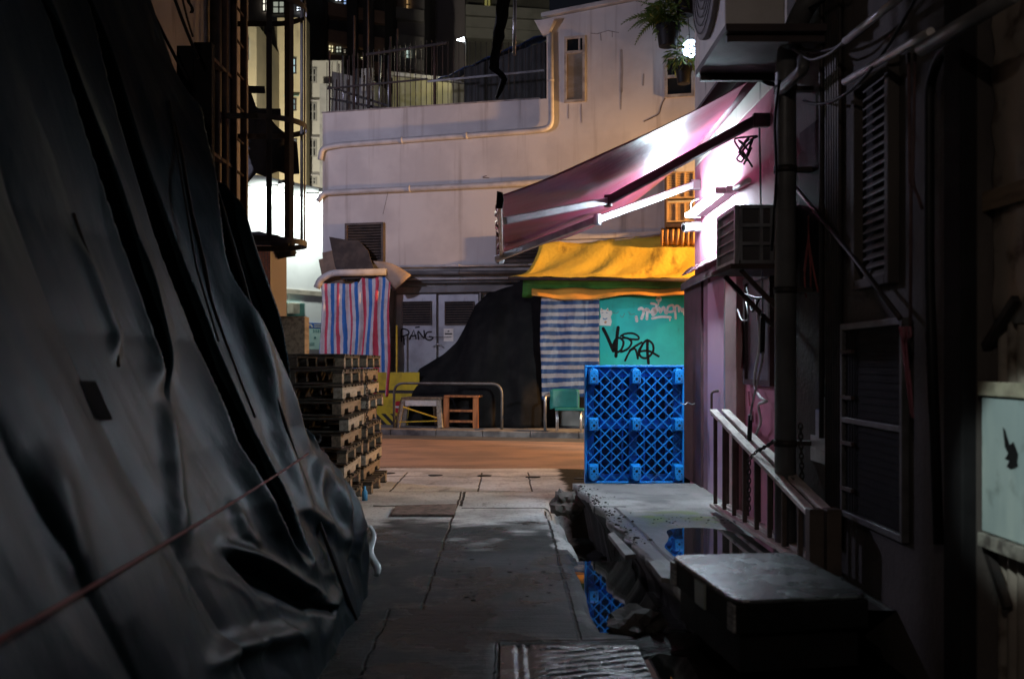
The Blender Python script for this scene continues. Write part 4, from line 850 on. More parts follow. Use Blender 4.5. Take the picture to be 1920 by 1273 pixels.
b = BM(); box(b, 1.28, 1.895, cy0-.12, cy1+.03, cz0-.045, cz0-.003); box(b, 1.3, 1.895, cy0-.06, cy0-.02, cz0-.09, cz0-.046); box(b, 1.3, 1.895, cy1-.05, cy1-.01, cz0-.09, cz0-.046); ob('tray', b, mat('tray', (.07,.05,.048), (.05,.035,.035), 4), CU)
b = BM(); tube(b, bend([(1.6,cy1-.05,cz0+.1),(1.72,cy1-.02,cz0-.1),(1.88,cy1-.02,cz0-.12)], .08), .015, 6); ob('hose', b, M['black_rubber'], CU)
# second, darker unit overhead close by
b = BM(); box(b, 1.42, 1.895, 4.7, 5.7, 4.02, 4.06); e = E('overhead_shelf', (1.65,5.2,4.0), 'dark metal shelf jutting from the wall above the drainpipe', 'shelf'); ob('plate', b, M['dark_metal'], e)
b = BM(); box(b, 1.5, 1.89, 4.8, 5.6, 4.061, 4.6); ob('box', b, M['dark_metal'], e, bev=.01)

# ---------------------------------------------------------------- grey house nearer the camera
GH = E('grey_house', (2.6, 5.2, 0), 'grey stained rendered house wall with louvred window on the right, in shade', 'building')
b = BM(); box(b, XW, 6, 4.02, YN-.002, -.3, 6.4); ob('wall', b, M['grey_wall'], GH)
def rwin(px0, py0, px1, py1, name): return rrect(px0, py0, px1, py1, XW)
y0, y1, z0, z1 = rrect(1500, 236, 1539, 548, XW); b = BM(); box(b, XW-.004, XW+.01, y0, y1, z0, z1); ob('dark_opening', b, M['black'], GH)
# louvred window: frame proud of the wall, slats inside
y0, y1, z0, z1 = rrect(1622, 150, 1680, 520, XW); b = BM()
for a in ((y0-.05,y0,z0-.05,z1+.05),(y1,y1+.05,z0-.05,z1+.05),(y0,y1,z1,z1+.05),(y0,y1,z0-.05,z0)): box(b, XW-.06, XW-.001, *a)
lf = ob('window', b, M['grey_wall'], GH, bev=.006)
b = BM(); box(b, XW-.012, XW-.002, y0, y1, z0, z1); ob('backing', b, M['black'], lf)
b = BM(); n = 22
for k in range(n):
    z = z0+(z1-z0)*k/n; hexa(b, [V((XW-.055,y0,z)),V((XW-.015,y0,z+.035)),V((XW-.015,y1-.12,z+.035)),V((XW-.055,y1-.12,z)),V((XW-.055,y0,z+.008)),V((XW-.015,y0,z+.043)),V((XW-.015,y1-.12,z+.043)),V((XW-.055,y1-.12,z+.008))])
ob('slat', b, mat('slat_grey', (.12,.11,.10), (.08,.07,.065), 4), lf)
# vertical ribs running up the wall
for px0, px1, xx in ((1556,1584,XW-.05),(1544,1549,XW-.03)):
    y0, y1 = wl(px1), wl(px0); b = BM(); n = 6 if px1-px0 > 10 else 1
    for k in range(n): ya = y0+(y1-y0)*k/n; tube(b, [V((XW-.02, ya+.02, .4 if n > 1 else 1.0)), V((XW-.02, ya+.02, 5.6))], .017, 6)
    ob('wall_conduit', b, M['dark_metal'], GH)
# white wall tiles left on the render
y0, y1, z0, z1 = rrect(1533, 774, 1552, 868, XW); b = BM()
for i in range(3):
    for j in range(5):
        if i == 2 and j > 1 or i == 1 and j > 3: continue
        box(b, XW-.012, XW-.001, y0+i*.1, y0+i*.1+.097, z0+j*.08, z0+j*.08+.077)
ob('tile', b, mat('tile', (.5,.52,.56), (.42,.43,.46), 4, .25), GH)
# steel framed grille window standing off the wall
WG = E('grille_window', (1.85, 5.1, .6), 'silver framed black grille window hung low on the grey wall', 'window')
y0, y1, z0, z1 = 4.69, 5.56, .60, 1.665; b = BM(); X0, X1 = 1.86, 1.897
for a in ((y0,y0+.03,z0,z1),(y1-.03,y1,z0,z1),(y0+.03,y1-.03,z1-.035,z1),(y0+.03,y1-.03,z0,z0+.035),(y0+.03,y1-.03,1.12,1.15)): box(b, X0, X1, *a)
ob('frame', b, mat('frame_grey', (.12,.12,.125), (.07,.07,.07), 6, .5, .3), WG, bev=.004)
b = BM(); box(b, 1.885, 1.896, y0+.03, y1-.03, z0+.035, z1-.035); ob('pane', b, M['black'], WG)
b = BM()
for k in range(26): z = z0+.05+k*.039; box(b, 1.878, 1.884, y0+.03, y1-.03, z, z+.006)
for y in (5.36, 5.4, 5.44): box(b, 1.872, 1.8775, y, y+.014, z0+.036, z1-.036)
ob('bar', b, M['black'], WG)
b = BM()
for z in (.75,1.0,1.25,1.5): box(b, 1.853, 1.871, y1-.2, y1-.02, z, z+.02)
ob('hinge', b, M['rust'], WG)
# thick drainpipe with elbow
DP = E('drainpipe', (1.73, 6.2, .25), 'thick grey vertical drainpipe with elbow in front of the pink wall', 'drainpipe', 'pipes on the right wall')
b = BM(); tube(b, bend([(1.735,6.2,.23),(1.735,6.2,3.2),(1.735,6.13,3.42),(1.80,5.95,3.62),(1.95,5.9,3.7)], .14, 6), .066, 16); ob('pipe', b, M['pvc_grey'], DP)
for z in (.95, 1.9, 2.65, 3.15): b = BM(); tube(b, [(1.735,6.2,z-.02),(1.735,6.2,z+.02)], .072, 16); box(b, 1.735, 1.899, 6.17, 6.23, z-.014, z+.014); ob('clamp', b, M['dark_metal'], DP)
b = BM(); tube(b, [(1.735,6.13,3.40),(1.76,6.07,3.47)], .078, 16); ob('collar', b, M['pvc_grey'], DP)
def rpipe(pts, r, m, lab, cat='pipe', grp='pipes on the right wall', name='wall_pipe', rad=.12):
    b = BM(); tube(b, bend(pts, rad), r, 12); return T(ob(name, b, m), lab, cat, grp)
rpipe([PX(1585,77,1.75), PX(1700,-14,1.75)], .019, M['silver'], 'short bright silver conduit slanting up at the upper edge, left of the others', name='conduit')
rpipe([PX(1584,154,1.78), PX(1690,92,1.78), PX(1745,60,1.78)], .019, M['silver'], 'thin silver conduit slanting above the louvred window', name='conduit')
rpipe([PX(1728,92,1.74), PX(1905,-12,1.74)], .03, M['pvc_grey'], 'thick dull pipe slanting to the upper right corner above the corrugated sheet')
rpipe([PX(1462,172,1.70), PX(1506,130,1.70), PX(1506,110,1.72)], .034, M['pvc_grey'], 'short grey pipe stub slanting beside the elbow of the drainpipe', rad=.05)
rpipe([PX(1800,72,1.86), PX(1762,100,1.86), PX(1742,160,1.86), PX(1742,520,1.86), PX(1760,1020,1.86)], .022, M['black_rubber'], 'black bent hose running down the wall beside the hanging rope', name='hose', rad=.2)
b = BM(); tube(b, [PX(1492,352,1.86), PX(1600,482,1.84), PX(1688,597,1.82)], .013, 8); T(ob('leaning_pole', b, M['dark_metal']), 'thin grey pole slanting down the grey wall to the grille window', 'pole')
def cable(pts, r, m, lab, cat='cable', grp=None, name='cable', rad=.1): b = BM(); tube(b, bend([V(p) for p in pts], rad, 4), r, 6); return T(ob(name, b, m), lab, cat, grp)
cable([PX(1487,92,1.7), PX(1520,115,1.72), PX(1560,100,1.74), PX(1598,62,1.76), PX(1640,30,1.78)], .008, M['pvc_grey'], 'loose grey cable sagging from the drainpipe elbow to the silver conduit')
cable([PX(1462,150,1.65), PX(1452,220,1.64), PX(1456,330,1.66), PX(1447,470,1.68)], .009, M['black_rubber'], 'black cable hanging close along the drainpipe by the awning roller')
cable([PX(1362,520,1.8), PX(1378,545,1.78), PX(1420,560,1.76), PX(1452,556,1.78)], .01, M['black_rubber'], 'black cable looping below the dark box air conditioner')
cable([PX(1418,560,1.84), PX(1426,640,1.86), PX(1412,720,1.86), PX(1424,745,1.86), PX(1436,752,1.85)], .011, M['cable_white'], 'white strap curling down the pink wall beside the boarded window', 'strap', None, 'strap')
cable([PX(1438,752,1.85), PX(1420,758,1.84), PX(1428,790,1.85), PX(1417,817,1.86)], .011, M['cable_white'], 'lower end of white strap dangling beside the crank grip', 'strap', None, 'strap')
cable([PX(1383,580,1.86), PX(1390,602,1.84), PX(1404,600,1.83), PX(1398,560,1.85)], .006, M['cable_white'], 'thin white wire hooked on the brown pillar')
cable([PX(1400,540,1.84), PX(1410,590,1.8), PX(1424,560,1.82)], .008, M['black_rubber'], 'tangled black wire under the air conditioner bracket')
b = BM(); rr = random.Random(9)
for k in range(7): c = PX(1405+rr.uniform(-10,14), 270+rr.uniform(-14,14), 1.82); tube(b, bend([c, c+V((rr.uniform(-.1,.1),rr.uniform(-.2,.2),rr.uniform(-.1,.1))), c+V((rr.uniform(-.1,.04),rr.uniform(-.2,.2),rr.uniform(-.14,.06))), c+V((0,rr.uniform(-.15,.15),rr.uniform(-.16,0)))], .05, 3), .008, 5)
T(ob('cable_tangle', b, M['black_rubber']), 'tangle of black cables on the pink wall near the awning roller', 'cable')
for k, (ya, yb, za, zb_, sg, lab) in enumerate(((6.2,4.15,3.62,3.5,.10,'topmost of the dark cables sagging along the grey wall'),(6.1,4.3,3.38,3.2,.16,'second dark cable below the topmost one on the grey wall'),(5.9,4.1,3.0,3.15,.22,'deepest sagging dark cable crossing the louvred window top'))):
    b = BM(); tube(b, sagline((1.80-.02*k,ya,za),(1.82-.02*k,yb,zb_), sg, 14), .009+.002*(k==1), 6); T(ob('cable', b, M['black_rubber']), lab, 'cable', 'cables along the grey wall')
# ropes hung on the grey wall
cable([PX(1704,100,1.83), PX(1706,345,1.83), PX(1708,352,1.8), PX(1707,610,1.82)], .008, mat('rope_brown', (.12,.07,.07), None, 9), 'brown rope with knots hanging straight down right of the louvred window', 'rope', 'ropes on the right wall', 'rope')
cable([PX(1716,100,1.84), PX(1711,345,1.83), PX(1722,372,1.8), PX(1729,392,1.82)], .008, mat('rope_brown2', (.1,.06,.06), None, 9), 'brown rope with short loose end hanging beside the longer knotted rope', 'rope', 'ropes on the right wall', 'rope')
b = BM(); rows = []
for j in range(20):
    v = j/19; x0 = 1686+22*v; y = 612+v*172; wd = (24 if j < 3 else 13)-8*v
    rows.append([PX(x0+wd*(i/7), y, 1.80+.03*math.sin(i*1.9+v*4)) for i in range(8)])
grid(b, rows); T(ob('rag', b, mat('rag_pink', (.3,.1,.14), (.18,.1,.1), 5, .8), solid=.006), 'long pinkish rag tied to the rope in front of the grille window', 'rag')
b = BM(); 
for k, (x, y) in enumerate(((1512,470),(1520,500),(1508,520),(1526,510))): tube(b, bend([PX(1516,405,1.88), PX(1516,450,1.87), PX(x,y,1.87), PX(x+(k-1)*4,y+38,1.88)], .06), .006, 5)
T(ob('red_string', b, M['rope_red']), 'thin red plastic string bunch hanging in the dark narrow opening', 'string')

# chained wooden ladder on its side along the wall
LD = E('wooden_ladder', (1.72, 6.7, .3), 'weathered wooden folding ladder lying on its side along the wall', 'ladder')
M['wood_shaded2'] = mat('wood_shaded2', (.11,.085,.07), (.06,.045,.04), 5, .7)
def lad(xo, part_):
    a = V((xo, 8.05, 1.06)); c = V((xo, 5.42, .62)); d = V((xo, 8.05, .30)); e2 = V((xo, 5.42, .33))
    b = BM(); beam(b, a, c, .062, .03, V((0,0,1))); r = ob('side_rail', b, M['wood_ladder'], LD, bev=.005)
    b = BM(); beam(b, d, e2, .062, .03, V((0,0,1))); ob('side_rail', b, M['wood_ladder'], LD, bev=.005)
    for k in range(8):
        t = (k+.25)/8; p = a.lerp(c, t); q = d.lerp(e2, t); b = BM(); beam(b, p-V((0,0,.02)), q+V((0,0,.02)), .024, .03, V((1,0,0))); ob('rung', b, M['wood_shaded2'], LD, bev=.004)
    b = BM(); box(b, xo-.04, xo+.04, 5.36, 5.44, .3, .66); ob('end_board', b, M['wood_shaded2'], LD, bev=.005)
lad(1.67, 0); lad(1.765, 1)
def chain(pts, n, lab):
    b = BM(); q = [V(p) for p in pts]; L = sum((q[i+1]-q[i]).length for i in range(len(q)-1)); k = 0; d = 0
    cur = 0; seg = 0
    m = max(2, int(L/.03))
    for i in range(m):
        s = L*i/m; acc = 0
        for j in range(len(q)-1):
            l2 = (q[j+1]-q[j]).length
            if acc+l2 >= s: break
            acc += l2
        t = (q[j+1]-q[j]).normalized(); c = q[j]+t*(s-acc); sd = t.cross(V((1,0,0)) if i % 2 else V((0.1,.5,1))).normalized()
        tube(b, [c+t*.021*math.cos(a)+sd*.012*math.sin(a) for a in [h*2*math.pi/10 for h in range(11)]], .0045, 5, False)
    return T(ob('chain', b, M['dark_metal']), lab, 'chain')
chain([V((1.735,6.27,1.0)), V((1.70,6.45,.92)), V((1.66,6.62,.86)), V((1.62,6.66,.80)), V((1.62,6.66,.45))], 0, 'dark chain looped over the ladder rail and hung down its side')
chain([V((1.80,6.1,1.06)), V((1.81,6.08,.55))], 0, 'dark chain hanging straight down behind the drainpipe')

# steel cabinet lying flat at the near end of the slab
CA = E('steel_cabinet', (1.2, 4.5, .27), 'low dark steel cabinet lying flat on the slab with wet shiny top', 'cabinet')
tq = [PZ(1256,1041,.5), PZ(1488,1036,.5), PZ(1634,1116,.5), PZ(1380,1128,.5)]
b = BM(); lo = [V((p.x,p.y,.365)) for p in tq]; hi_ = [V((p.x,p.y,.483)) for p in tq]
ins = lambda ps, k: [p+(sum(ps, V((0,0,0)))/4-p)*k for p in ps]
hexa(b, [ins(lo,.02)[3],ins(lo,.02)[2],ins(lo,.02)[1],ins(lo,.02)[0],ins(hi_,.02)[3],ins(hi_,.02)[2],ins(hi_,.02)[1],ins(hi_,.02)[0]]); ob('body', b, mat('cab_dark', (.008,.0085,.009), (.012,.012,.0125), 3, .5, 0, spec=.1), CA, bev=.01)
b = BM(); st = ins([V((p.x,p.y,.2)) for p in tq], .12); s2 = ins([V((p.x,p.y,.3645)) for p in tq], .12); hexa(b, st[::-1]+s2[::-1]); ob('stand', b, M['black_rubber'], CA)
b = BM(); t0 = [V((p.x,p.y,.485)) for p in tq]; t1 = [V((p.x,p.y,.502)) for p in tq]
rc = []
for i in range(4):
    a, p, c = t0[i-1], t0[i], t0[(i+1)%4]; s = p+(a-p).normalized()*.09; e2 = p+(c-p).normalized()*.09
    for k in range(6): t = k/5; rc.append(s*(1-t)**2+p*2*t*(1-t)+e2*t*t)
prism(b, rc, V((0,0,.018)))
tt = NT('wet_steel'); tt.bump(tt.math('ADD', tt.noise(16, 5), tt.math('MULTIPLY', tt.ramp(tt.noise(40, 3), .58, .64), 1.2)), .22, .01)
tt.set(tt.mix(tt.ramp(tt.noise(7, 6), .45, .65), (.13,.135,.145), (.10,.10,.108)), tt.math('ADD', .16, tt.math('MULTIPLY', tt.noise(5, 6), .22)), .55); ob('top', b, tt.m, CA, bev=.006)
fa, fb2 = tq[3], tq[0]; fd = (fb2-fa).normalized(); fnm = V((-abs(fd.y), fd.x*(1 if fd.y > 0 else -1), 0)); fnm = V((fd.y,-fd.x,0)); fnm = fnm if fnm.x < 0 else -fnm
def sticker(t0_, t1_, m, nm, z0=.37, z1=.478):
    b = BM(); L = (fb2-fa); p0 = V((fa.x,fa.y,0))+V((L.x,L.y,0))*t0_-fnm*.012; p1 = V((fa.x,fa.y,0))+V((L.x,L.y,0))*t1_-fnm*.012
    hexa(b, [p0+V((0,0,z0)),p1+V((0,0,z0)),p1+fnm*.016+V((0,0,z0)),p0+fnm*.016+V((0,0,z0)),p0+V((0,0,z1)),p1+V((0,0,z1)),p1+fnm*.016+V((0,0,z1)),p0+fnm*.016+V((0,0,z1))]); return ob(nm, b, m, CA)
sticker(.02, .10, mat('label_grey', (.3,.3,.3), (.12,.12,.12), 60, .5, stretch=(.2,.2,1)), 'label'); sticker(.9, .98, mat('label_grey2', (.3,.3,.3), (.12,.12,.12), 60, .5, stretch=(.2,.2,1)), 'label')
sticker(.42, .56, mat('bright_strip', (.5,.55,.5), (.4,.45,.4), 5, .2, .5), 'steel_strip')
# pieces of board on the slab edge
for (q, lab) in (([PZ(1140,1000,.27),PZ(1150,996,.27),PZ(1192,1038,.27),PZ(1172,1040,.27)],'narrow dark board along the broken slab edge, farther one'), ([PZ(1216,1052,.27),PZ(1238,1050,.27),PZ(1258,1072,.27),PZ(1256,1084,.27),PZ(1240,1082,.27)],'short pale board at the slab edge touching the steel cabinet')):
    b = BM(); prism(b, q, V((0,0,-.03))); T(ob('edge_board', b, mat('edge_board', (.2,.19,.18), (.1,.1,.1), 4, .6), bev=.004), lab, 'board', 'boards on the slab edge')

# corrugated sheet shed and pale panel at the right edge
CS = E('corrugated_shed', (2.4, 3, 0), 'dark corrugated metal shed wall at the right edge with slanting ribs', 'shed')
b = BM(); box(b, 1.98, 6, -1, 4.0, -.3, 5.2); ob('wall', b, M['black'], CS)
def corr(yz0, yz1, slope, m, x, amp, per, nm):
    b = BM(); rows = []
    for j in range(31):
        z = yz0[1]+(yz1[1]-yz0[1])*j/30; rows.append([V((x+amp*math.sin((y+slope*z)*2*math.pi/per), y, z)) for y in [yz0[0]+(yz1[0]-yz0[0])*i/220 for i in range(221)]])
    grid(b, rows); return ob(nm, b, m, CS, solid=.003)
CM = mat('corr_metal', (.5,.44,.37), (.34,.3,.25), 2.5, .3, .45, c3=(.1,.07,.05), s3=5, st3=(1,1,1))
corr((2.2,1.6), (4.0,4.6), .62, CM, 1.955, .009, .115, 'corrugated_sheet'); corr((2.2,-.2), (4.0,1.62), 0, CM, 1.968, .014, .075, 'lower_sheet')
b = BM(); hexa(b, [PX(1832,392,1.92)+V((0,0,-.02)),PX(1990,345,1.92)+V((0,0,-.02)),PX(1990,345,1.95)+V((0,0,-.02)),PX(1832,392,1.95)+V((0,0,-.02)),PX(1832,392,1.92)+V((0,0,.06)),PX(1990,345,1.92)+V((0,0,.06)),PX(1990,345,1.95)+V((0,0,.06)),PX(1832,392,1.95)+V((0,0,.06))]); ob('batten', b, M['wood'], CS, bev=.004)
b = BM(); box(b, 1.84, 1.99, 4.03, 4.2, -.2, 5); ob('corner_post', b, M['black'], CS, bev=.01)
for (x0,y0,x1,y1) in ((1842,1000,1890,1140),(1848,650,1905,560)):
    b = BM(); beam(b, PX(x0,y0,1.93), PX(x1,y1,1.93), .03, .03); ob('brace', b, M['dark_metal'], CS)
PN = E('panel', (1.88, 3.7, .7), 'pale weathered whitish panel with dark smear hung on the corrugated shed', 'panel')
y0, y1, z0, z1 = 2.9, 3.975, .78, 1.375
tp = NT('panel_paint'); c = tp.mix(tp.ramp(tp.noise(3.5, 6, (1,1,.3)), .35, .65), (.5,.6,.56), (.34,.44,.44)); c = tp.mix(tp.math('MULTIPLY', tp.ramp(tp.noise(8, 7), .55, .75), .5), c, (.12,.15,.14)); c = tp.mix(tp.ramp(tp.noise(3, 4, (1,1,.2), dist=1.5), .66, .74), c, (.8,.8,.68)); tp.set(c, .6)
b = BM(); box(b, 1.895, 1.93, y0, y1, z0, z1-.06); ob('board', b, tp.m, PN, bev=.006)
b = BM(); box(b, 1.88, 1.93, y0, y1+.003, z1-.055, z1); ob('top_rail', b, mat('rail_cream', (.4,.38,.28), (.2,.19,.14), 6), PN, bev=.004)
b = BM(); box(b, 1.88, 1.93, y0, y1+.003, z0-.06, z0-.005); ob('lower_rail', b, mat('rail_worn', (.3,.29,.25), (.1,.09,.08), 14), PN, bev=.004)
b = BM(); mpp = lambda x, y: PX(x, y, 1.8925); b.faces.new([b.verts.new(mpp(x, y)) for x, y in ((1880,800),(1885,806),(1888,818),(1893,834),(1900,828),(1904,838),(1909,852),(1907,866),(1909,874),(1896,880),(1887,875),(1892,864),(1884,860),(1890,850),(1884,838),(1882,820))]); ob('smear', b, M['black'], PN)
# dark cover at the lower right corner
b = BM(); rows = []
for j in range(14):
    v = j/13; rows.append([V((1.02+.42*v+.5*i/8*(1), 2.0+.7*i/8, .0+.8*v*(1-.2*(i/8))+.03*math.sin(i*2+j))) for i in range(9)])
grid(b, rows); T(ob('dark_cover', b, mat('cover_navy', (.02,.025,.04), (.03,.03,.035), 3, .5), solid=.01), 'dark bluish sheet over something low in the lower right corner', 'cover')

# ---------------------------------------------------------------- blue plastic pallet on edge
BP = E('blue_pallet', (1.27, 10.0, .25), 'bright blue plastic pallet standing on edge at the corner, feet outwards', 'pallet')
BLUE = mat('blue_plastic', (.011,.28,.8), (.01,.22,.66), 2, .38, bump=.1, spec=.5, c3=(.05,.1,.2), s3=7, st3=(1,1,.5), lo3=.56, hi3=.75)
bx0, bx1, bz0, bz1, by = .787, 1.785, .235, 1.425, 10.03
b = BM()
for k in range(-14, 24):   # diagonal lattice of thin upright ribs, both ways
    for sg in (1, -1):
        p0 = V((bx0+.012, 0, bz0+.012+.118*k)); 
        pts = []
        for t in (0, 1):
            pts.append((bx0+(bx1-bx0)*t, bz0+.06+.1175*k+sg*(bx1-bx0)*t if sg > 0 else bz0+.06+.1175*k+(bx1-bx0)*(1-t)))
        (xa, za), (xb, zb_) = pts
        # clip to the pallet's outline
        def clip(xa, za, xb, zb_):
            t0, t1 = 0., 1.
            for d, lo_, hi2 in ((zb_-za, bz0-za, bz1-za),):
                if abs(d) < 1e-9: continue
                a, c = lo_/d, hi2/d
                if a > c: a, c = c, a
                t0, t1 = max(t0, a), min(t1, c)
            return t0, t1
        t0, t1 = clip(xa, za, xb, zb_)
        if t1-t0 < .02: continue
        A = V((xa+(xb-xa)*t0, by+(.0 if sg > 0 else .001), za+(zb_-za)*t0)); B_ = V((xa+(xb-xa)*t1, by+(.0 if sg > 0 else .001), za+(zb_-za)*t1))
        beam(b, A, B_, .012, .05, V((0,1,0)).cross(B_-A).cross(B_-A)) if False else beam(b, A+V((0,.03,0)), B_+V((0,.03,0)), .05, .0095)
ob('lattice', b, BLUE, BP)
b = BM(); box(b, bx0, bx1, by-.02, by+.09, bz1-.022, bz1); box(b, bx0, bx1, by-.02, by+.09, bz0, bz0+.022); box(b, bx0, bx0+.02, by-.021, by+.089, bz0+.022, bz1-.022); box(b, bx1-.02, bx1, by-.021, by+.089, bz0+.022, bz1-.022); ob('rim', b, BLUE, BP, bev=.006)
b = BM(); box(b, bx0+.02, bx1-.02, by+.081, by+.09, bz0+.02, bz1-.02); ob('deck', b, mat('blue_shaded', (.004,.03,.1), (.003,.02,.07), 4, .6), BP); b = BM()     # deck behind, shade put into its darker blue, then its ribs
for k in range(9): x = bx0+.05+(bx1-bx0-.12)*k/8; box(b, x, x+.018, by+.069, by+.079, bz0+.02, bz1-.02)
for zz, hh in ((bz0+.02,.07),(.83-.05,.1),(bz1-.12,.1)): box(b, bx0+.02, bx1-.02, by+.0685, by+.0785, zz, zz+hh)
for xx in (bx0+.02, 1.24, bx1-.1): box(b, xx, xx+.08, by+.0682, by+.0782, bz0+.02, bz1-.02)
ob('deck_rib', b, BLUE, BP)
for r, (zc, hh) in enumerate(((1.315,.16),(.83,.125),(.345,.165))):
    for xc in (.872, 1.297, 1.722):
        b = BM(); wd = .095; pr = []
        for k in range(9):
            a = math.pi*k/8
            if r == 1: continue
            pr.append((xc+wd/2*math.cos(a), (zc+hh/2-wd/2+wd/2*math.sin(a)) if r == 0 else (zc-hh/2+wd/2-wd/2*math.sin(a))))
        if r == 1: pr = [(xc-wd/2,zc-hh/2),(xc+wd/2,zc-hh/2),(xc+wd/2,zc+hh/2),(xc-wd/2,zc+hh/2)]
        else: pr += [(xc-wd/2, zc-hh/2 if r == 0 else zc+hh/2),(xc+wd/2, zc-hh/2 if r == 0 else zc+hh/2)]
        cxx = xc; front = [V((cxx+(x-cxx)*.88, by-.105, zc+(z-zc)*.9)) for x, z in pr]; back = [V((cxx+(x-cxx)*1.18, by+.04, zc+(z-zc)*1.1)) for x, z in pr]
        vf = [b.verts.new(p) for p in front]; vb = [b.verts.new(p) for p in back]; n = len(pr); b.faces.new(vf); b.faces.new(vb[::-1])
        for i in range(n): b.faces.new((vf[i], vf[(i+1)%n], vb[(i+1)%n], vb[i]))
        f = ob('foot', b, BLUE, BP, bev=.007)
        b = BM(); yy = by-.107
        for (dx, dz, rr_) in ((0,-.025,.014),(-.025,-.05,.006),(.025,-.05,.006),(-.022,.005,.006),(.022,.005,.006),(0,.03,.005)):
            dz = dz if r == 0 else (-dz-.0 if r == 2 else dz+.02); tube(b, [V((xc+dx,yy,zc+dz)), V((xc+dx,yy+.001,zc+dz))], rr_, 10)
        ob('hole', b, M['black'], f)
b = BM(); tube(b, bend([V((1.73,9.93,1.05)),V((1.78,9.9,1.03)),V((1.80,9.93,1.06)),V((1.85,9.95,1.03)),V((1.88,9.97,1.04))], .03), .006, 6); T(ob('tie_wire', b, M['silver']), 'bright twisted wire tying the blue pallet to the maroon post', 'wire')
# ================================================================ LEFT SIDE OF THE ALLEY
# tarpaulin over a heap: profile leaning back, folds running down
PROF = {   # z : X of the cover, near / middle / far end
 0.0: (-.86,-.865,-.86), .12: (-.93,-.90,-.87), .42: (-1.06,-1.01,-.92), .8: (-1.22,-1.2,-1.09), 1.07: (-1.33,-1.37,-1.2), 1.56: (-1.52,-1.61,-1.37), 2.0: (-1.7,-1.76,-1.5), 2.5: (-1.86,-1.90,-1.68), 3.3: (-2.06,-2.13,-2.08), 4.2: (-2.3,-2.34,-2.4)}
ZS = sorted(PROF)
def prof(z, k):
    z = max(0, min(4.19, z))
    for a, c in zip(ZS, ZS[1:]):
        if a <= z <= c:
            t = (z-a)/(c-a); t = t if a > .1 else t; return PROF[a][k]*(1-t)+PROF[c][k]*t
def tx(y, z):
    n, m, f = prof(z, 0), prof(z, 1), prof(z, 2)
    if y < 5: t = smooth(2, 5, y); return n*(1-t)+m*t
    t = smooth(5, 6.4, y); return m*(1-t)+f*t
def hit(px, py):
    rx, rz = (px-VX)/F, (VY-py)/F; lo, hi = .8, 7.5
    for _ in range(40):
        D = (lo+hi)/2; x = rx*D; z = CAMZ+rz*D
        if x < tx(D, z): hi = D
        else: lo = D
    return D, CAMZ+rz*D
# deep pleats: traced left and right edges, (py, left, right)
PLEATS = [
 ([(-60,140,150),(0,154,176),(126,182,221),(251,216,255),(377,250,302),(503,290,347),(640,347,402),(706,365,424),(811,395,476),(900,445,520),(970,480,556),(1030,530,574),(1068,566,570)], 1.0),
 ([(-60,30,60),(0,55,90),(150,102,140),(302,152,198),(503,222,262),(640,268,306),(706,290,312),(770,306,309)], .8),
 ([(165,366,368),(200,368,392),(251,373,417),(402,392,452),(503,404,482),(560,436,508),(640,488,541),(706,520,570),(790,556,598),(850,580,592)], .9),
]
PZ_ = []
for rows_, k in PLEATS:
    q = []
    for y, l, r in rows_:
        (dl, zl_), (dr, zr_) = hit(l, y), hit(r, y); q.append(((zl_+zr_)/2, dl, max(dr, dl+.001)))
    q.sort(); n = 40; res = []
    for i in range(n+1):      # resample and smooth the traced edges so each crest runs as one clean line
        z = q[0][0]+(q[-1][0]-q[0][0])*i/n; j = max(0, min(len(q)-2, sum(1 for a in q if a[0] <= z)-1)); t = (z-q[j][0])/max(1e-6, q[j+1][0]-q[j][0]); res.append([z, q[j][1]+(q[j+1][1]-q[j][1])*t, q[j][2]+(q[j+1][2]-q[j][2])*t])
    for _ in range(6):
        o = [r[:] for r in res]
        for i in range(1, n):
            for c in (1, 2): res[i][c] = (o[i-1][c]+2*o[i][c]+o[i+1][c])/4
    PZ_.append(([tuple(r) for r in res], k))
def fold(y, z):
    d = .05*mnoise.noise(V((y*1.1+z*.3, z*.15, 3)))+.014*mnoise.noise(V((y*3.6+z*.9, z*.3, 1)))
    d += .012*(.35-abs(mnoise.noise(V((y*3.3+z*.5, z*.2, 11)))))+.004*(.3-abs(mnoise.noise(V((y*7.5+z*1.1, z*.6, 13)))))
    cr = abs(mnoise.noise(V((y*3.1+z*.8, z*1.1, 6)))); d += .007*max(0, .25-cr)*4*.4*smooth(4.2, 5.6, y)+.002*mnoise.noise(V((y*9+z*2, z*3, 2)))
    yy = y+.12*z; d += .035*(1-smooth(3.6, 4.6, y))*(abs(math.sin(yy*4.1+.6*math.sin(z*1.3)))**.6-.5)
    for q, k in PZ_:
        if z < q[0][0] or z > q[-1][0]: continue
        for (a, la, ra), (c, lc, rc_) in zip(q, q[1:]):
            if a <= z <= c:
                t = (z-a)/(c-a); L = la+(lc-la)*t; R = ra+(rc_-ra)*t; break
        wd = R-L; kk = k*smooth(0, .25, q[-1][0]-z+.02)*smooth(0, .45, z-q[0][0]+.05)
        if wd < .004: continue
        if L-.4 < y <= L: d += .05*kk*min(1, wd*4)*(1-(L-y)/.4)**2
        elif L < y < R:
            s = (y-L)/wd; e = smooth(0, 1, (y-L)/max(.05, wd*.16)); d += .05*kk*min(1, wd*4)*(1-e)-min(.6, kk*wd*.95)*e*(1-smooth(.84, 1, s))
        elif R <= y < R+.12: d += .012*min(1, wd*4)*(1-(y-R)/.12)
    return d
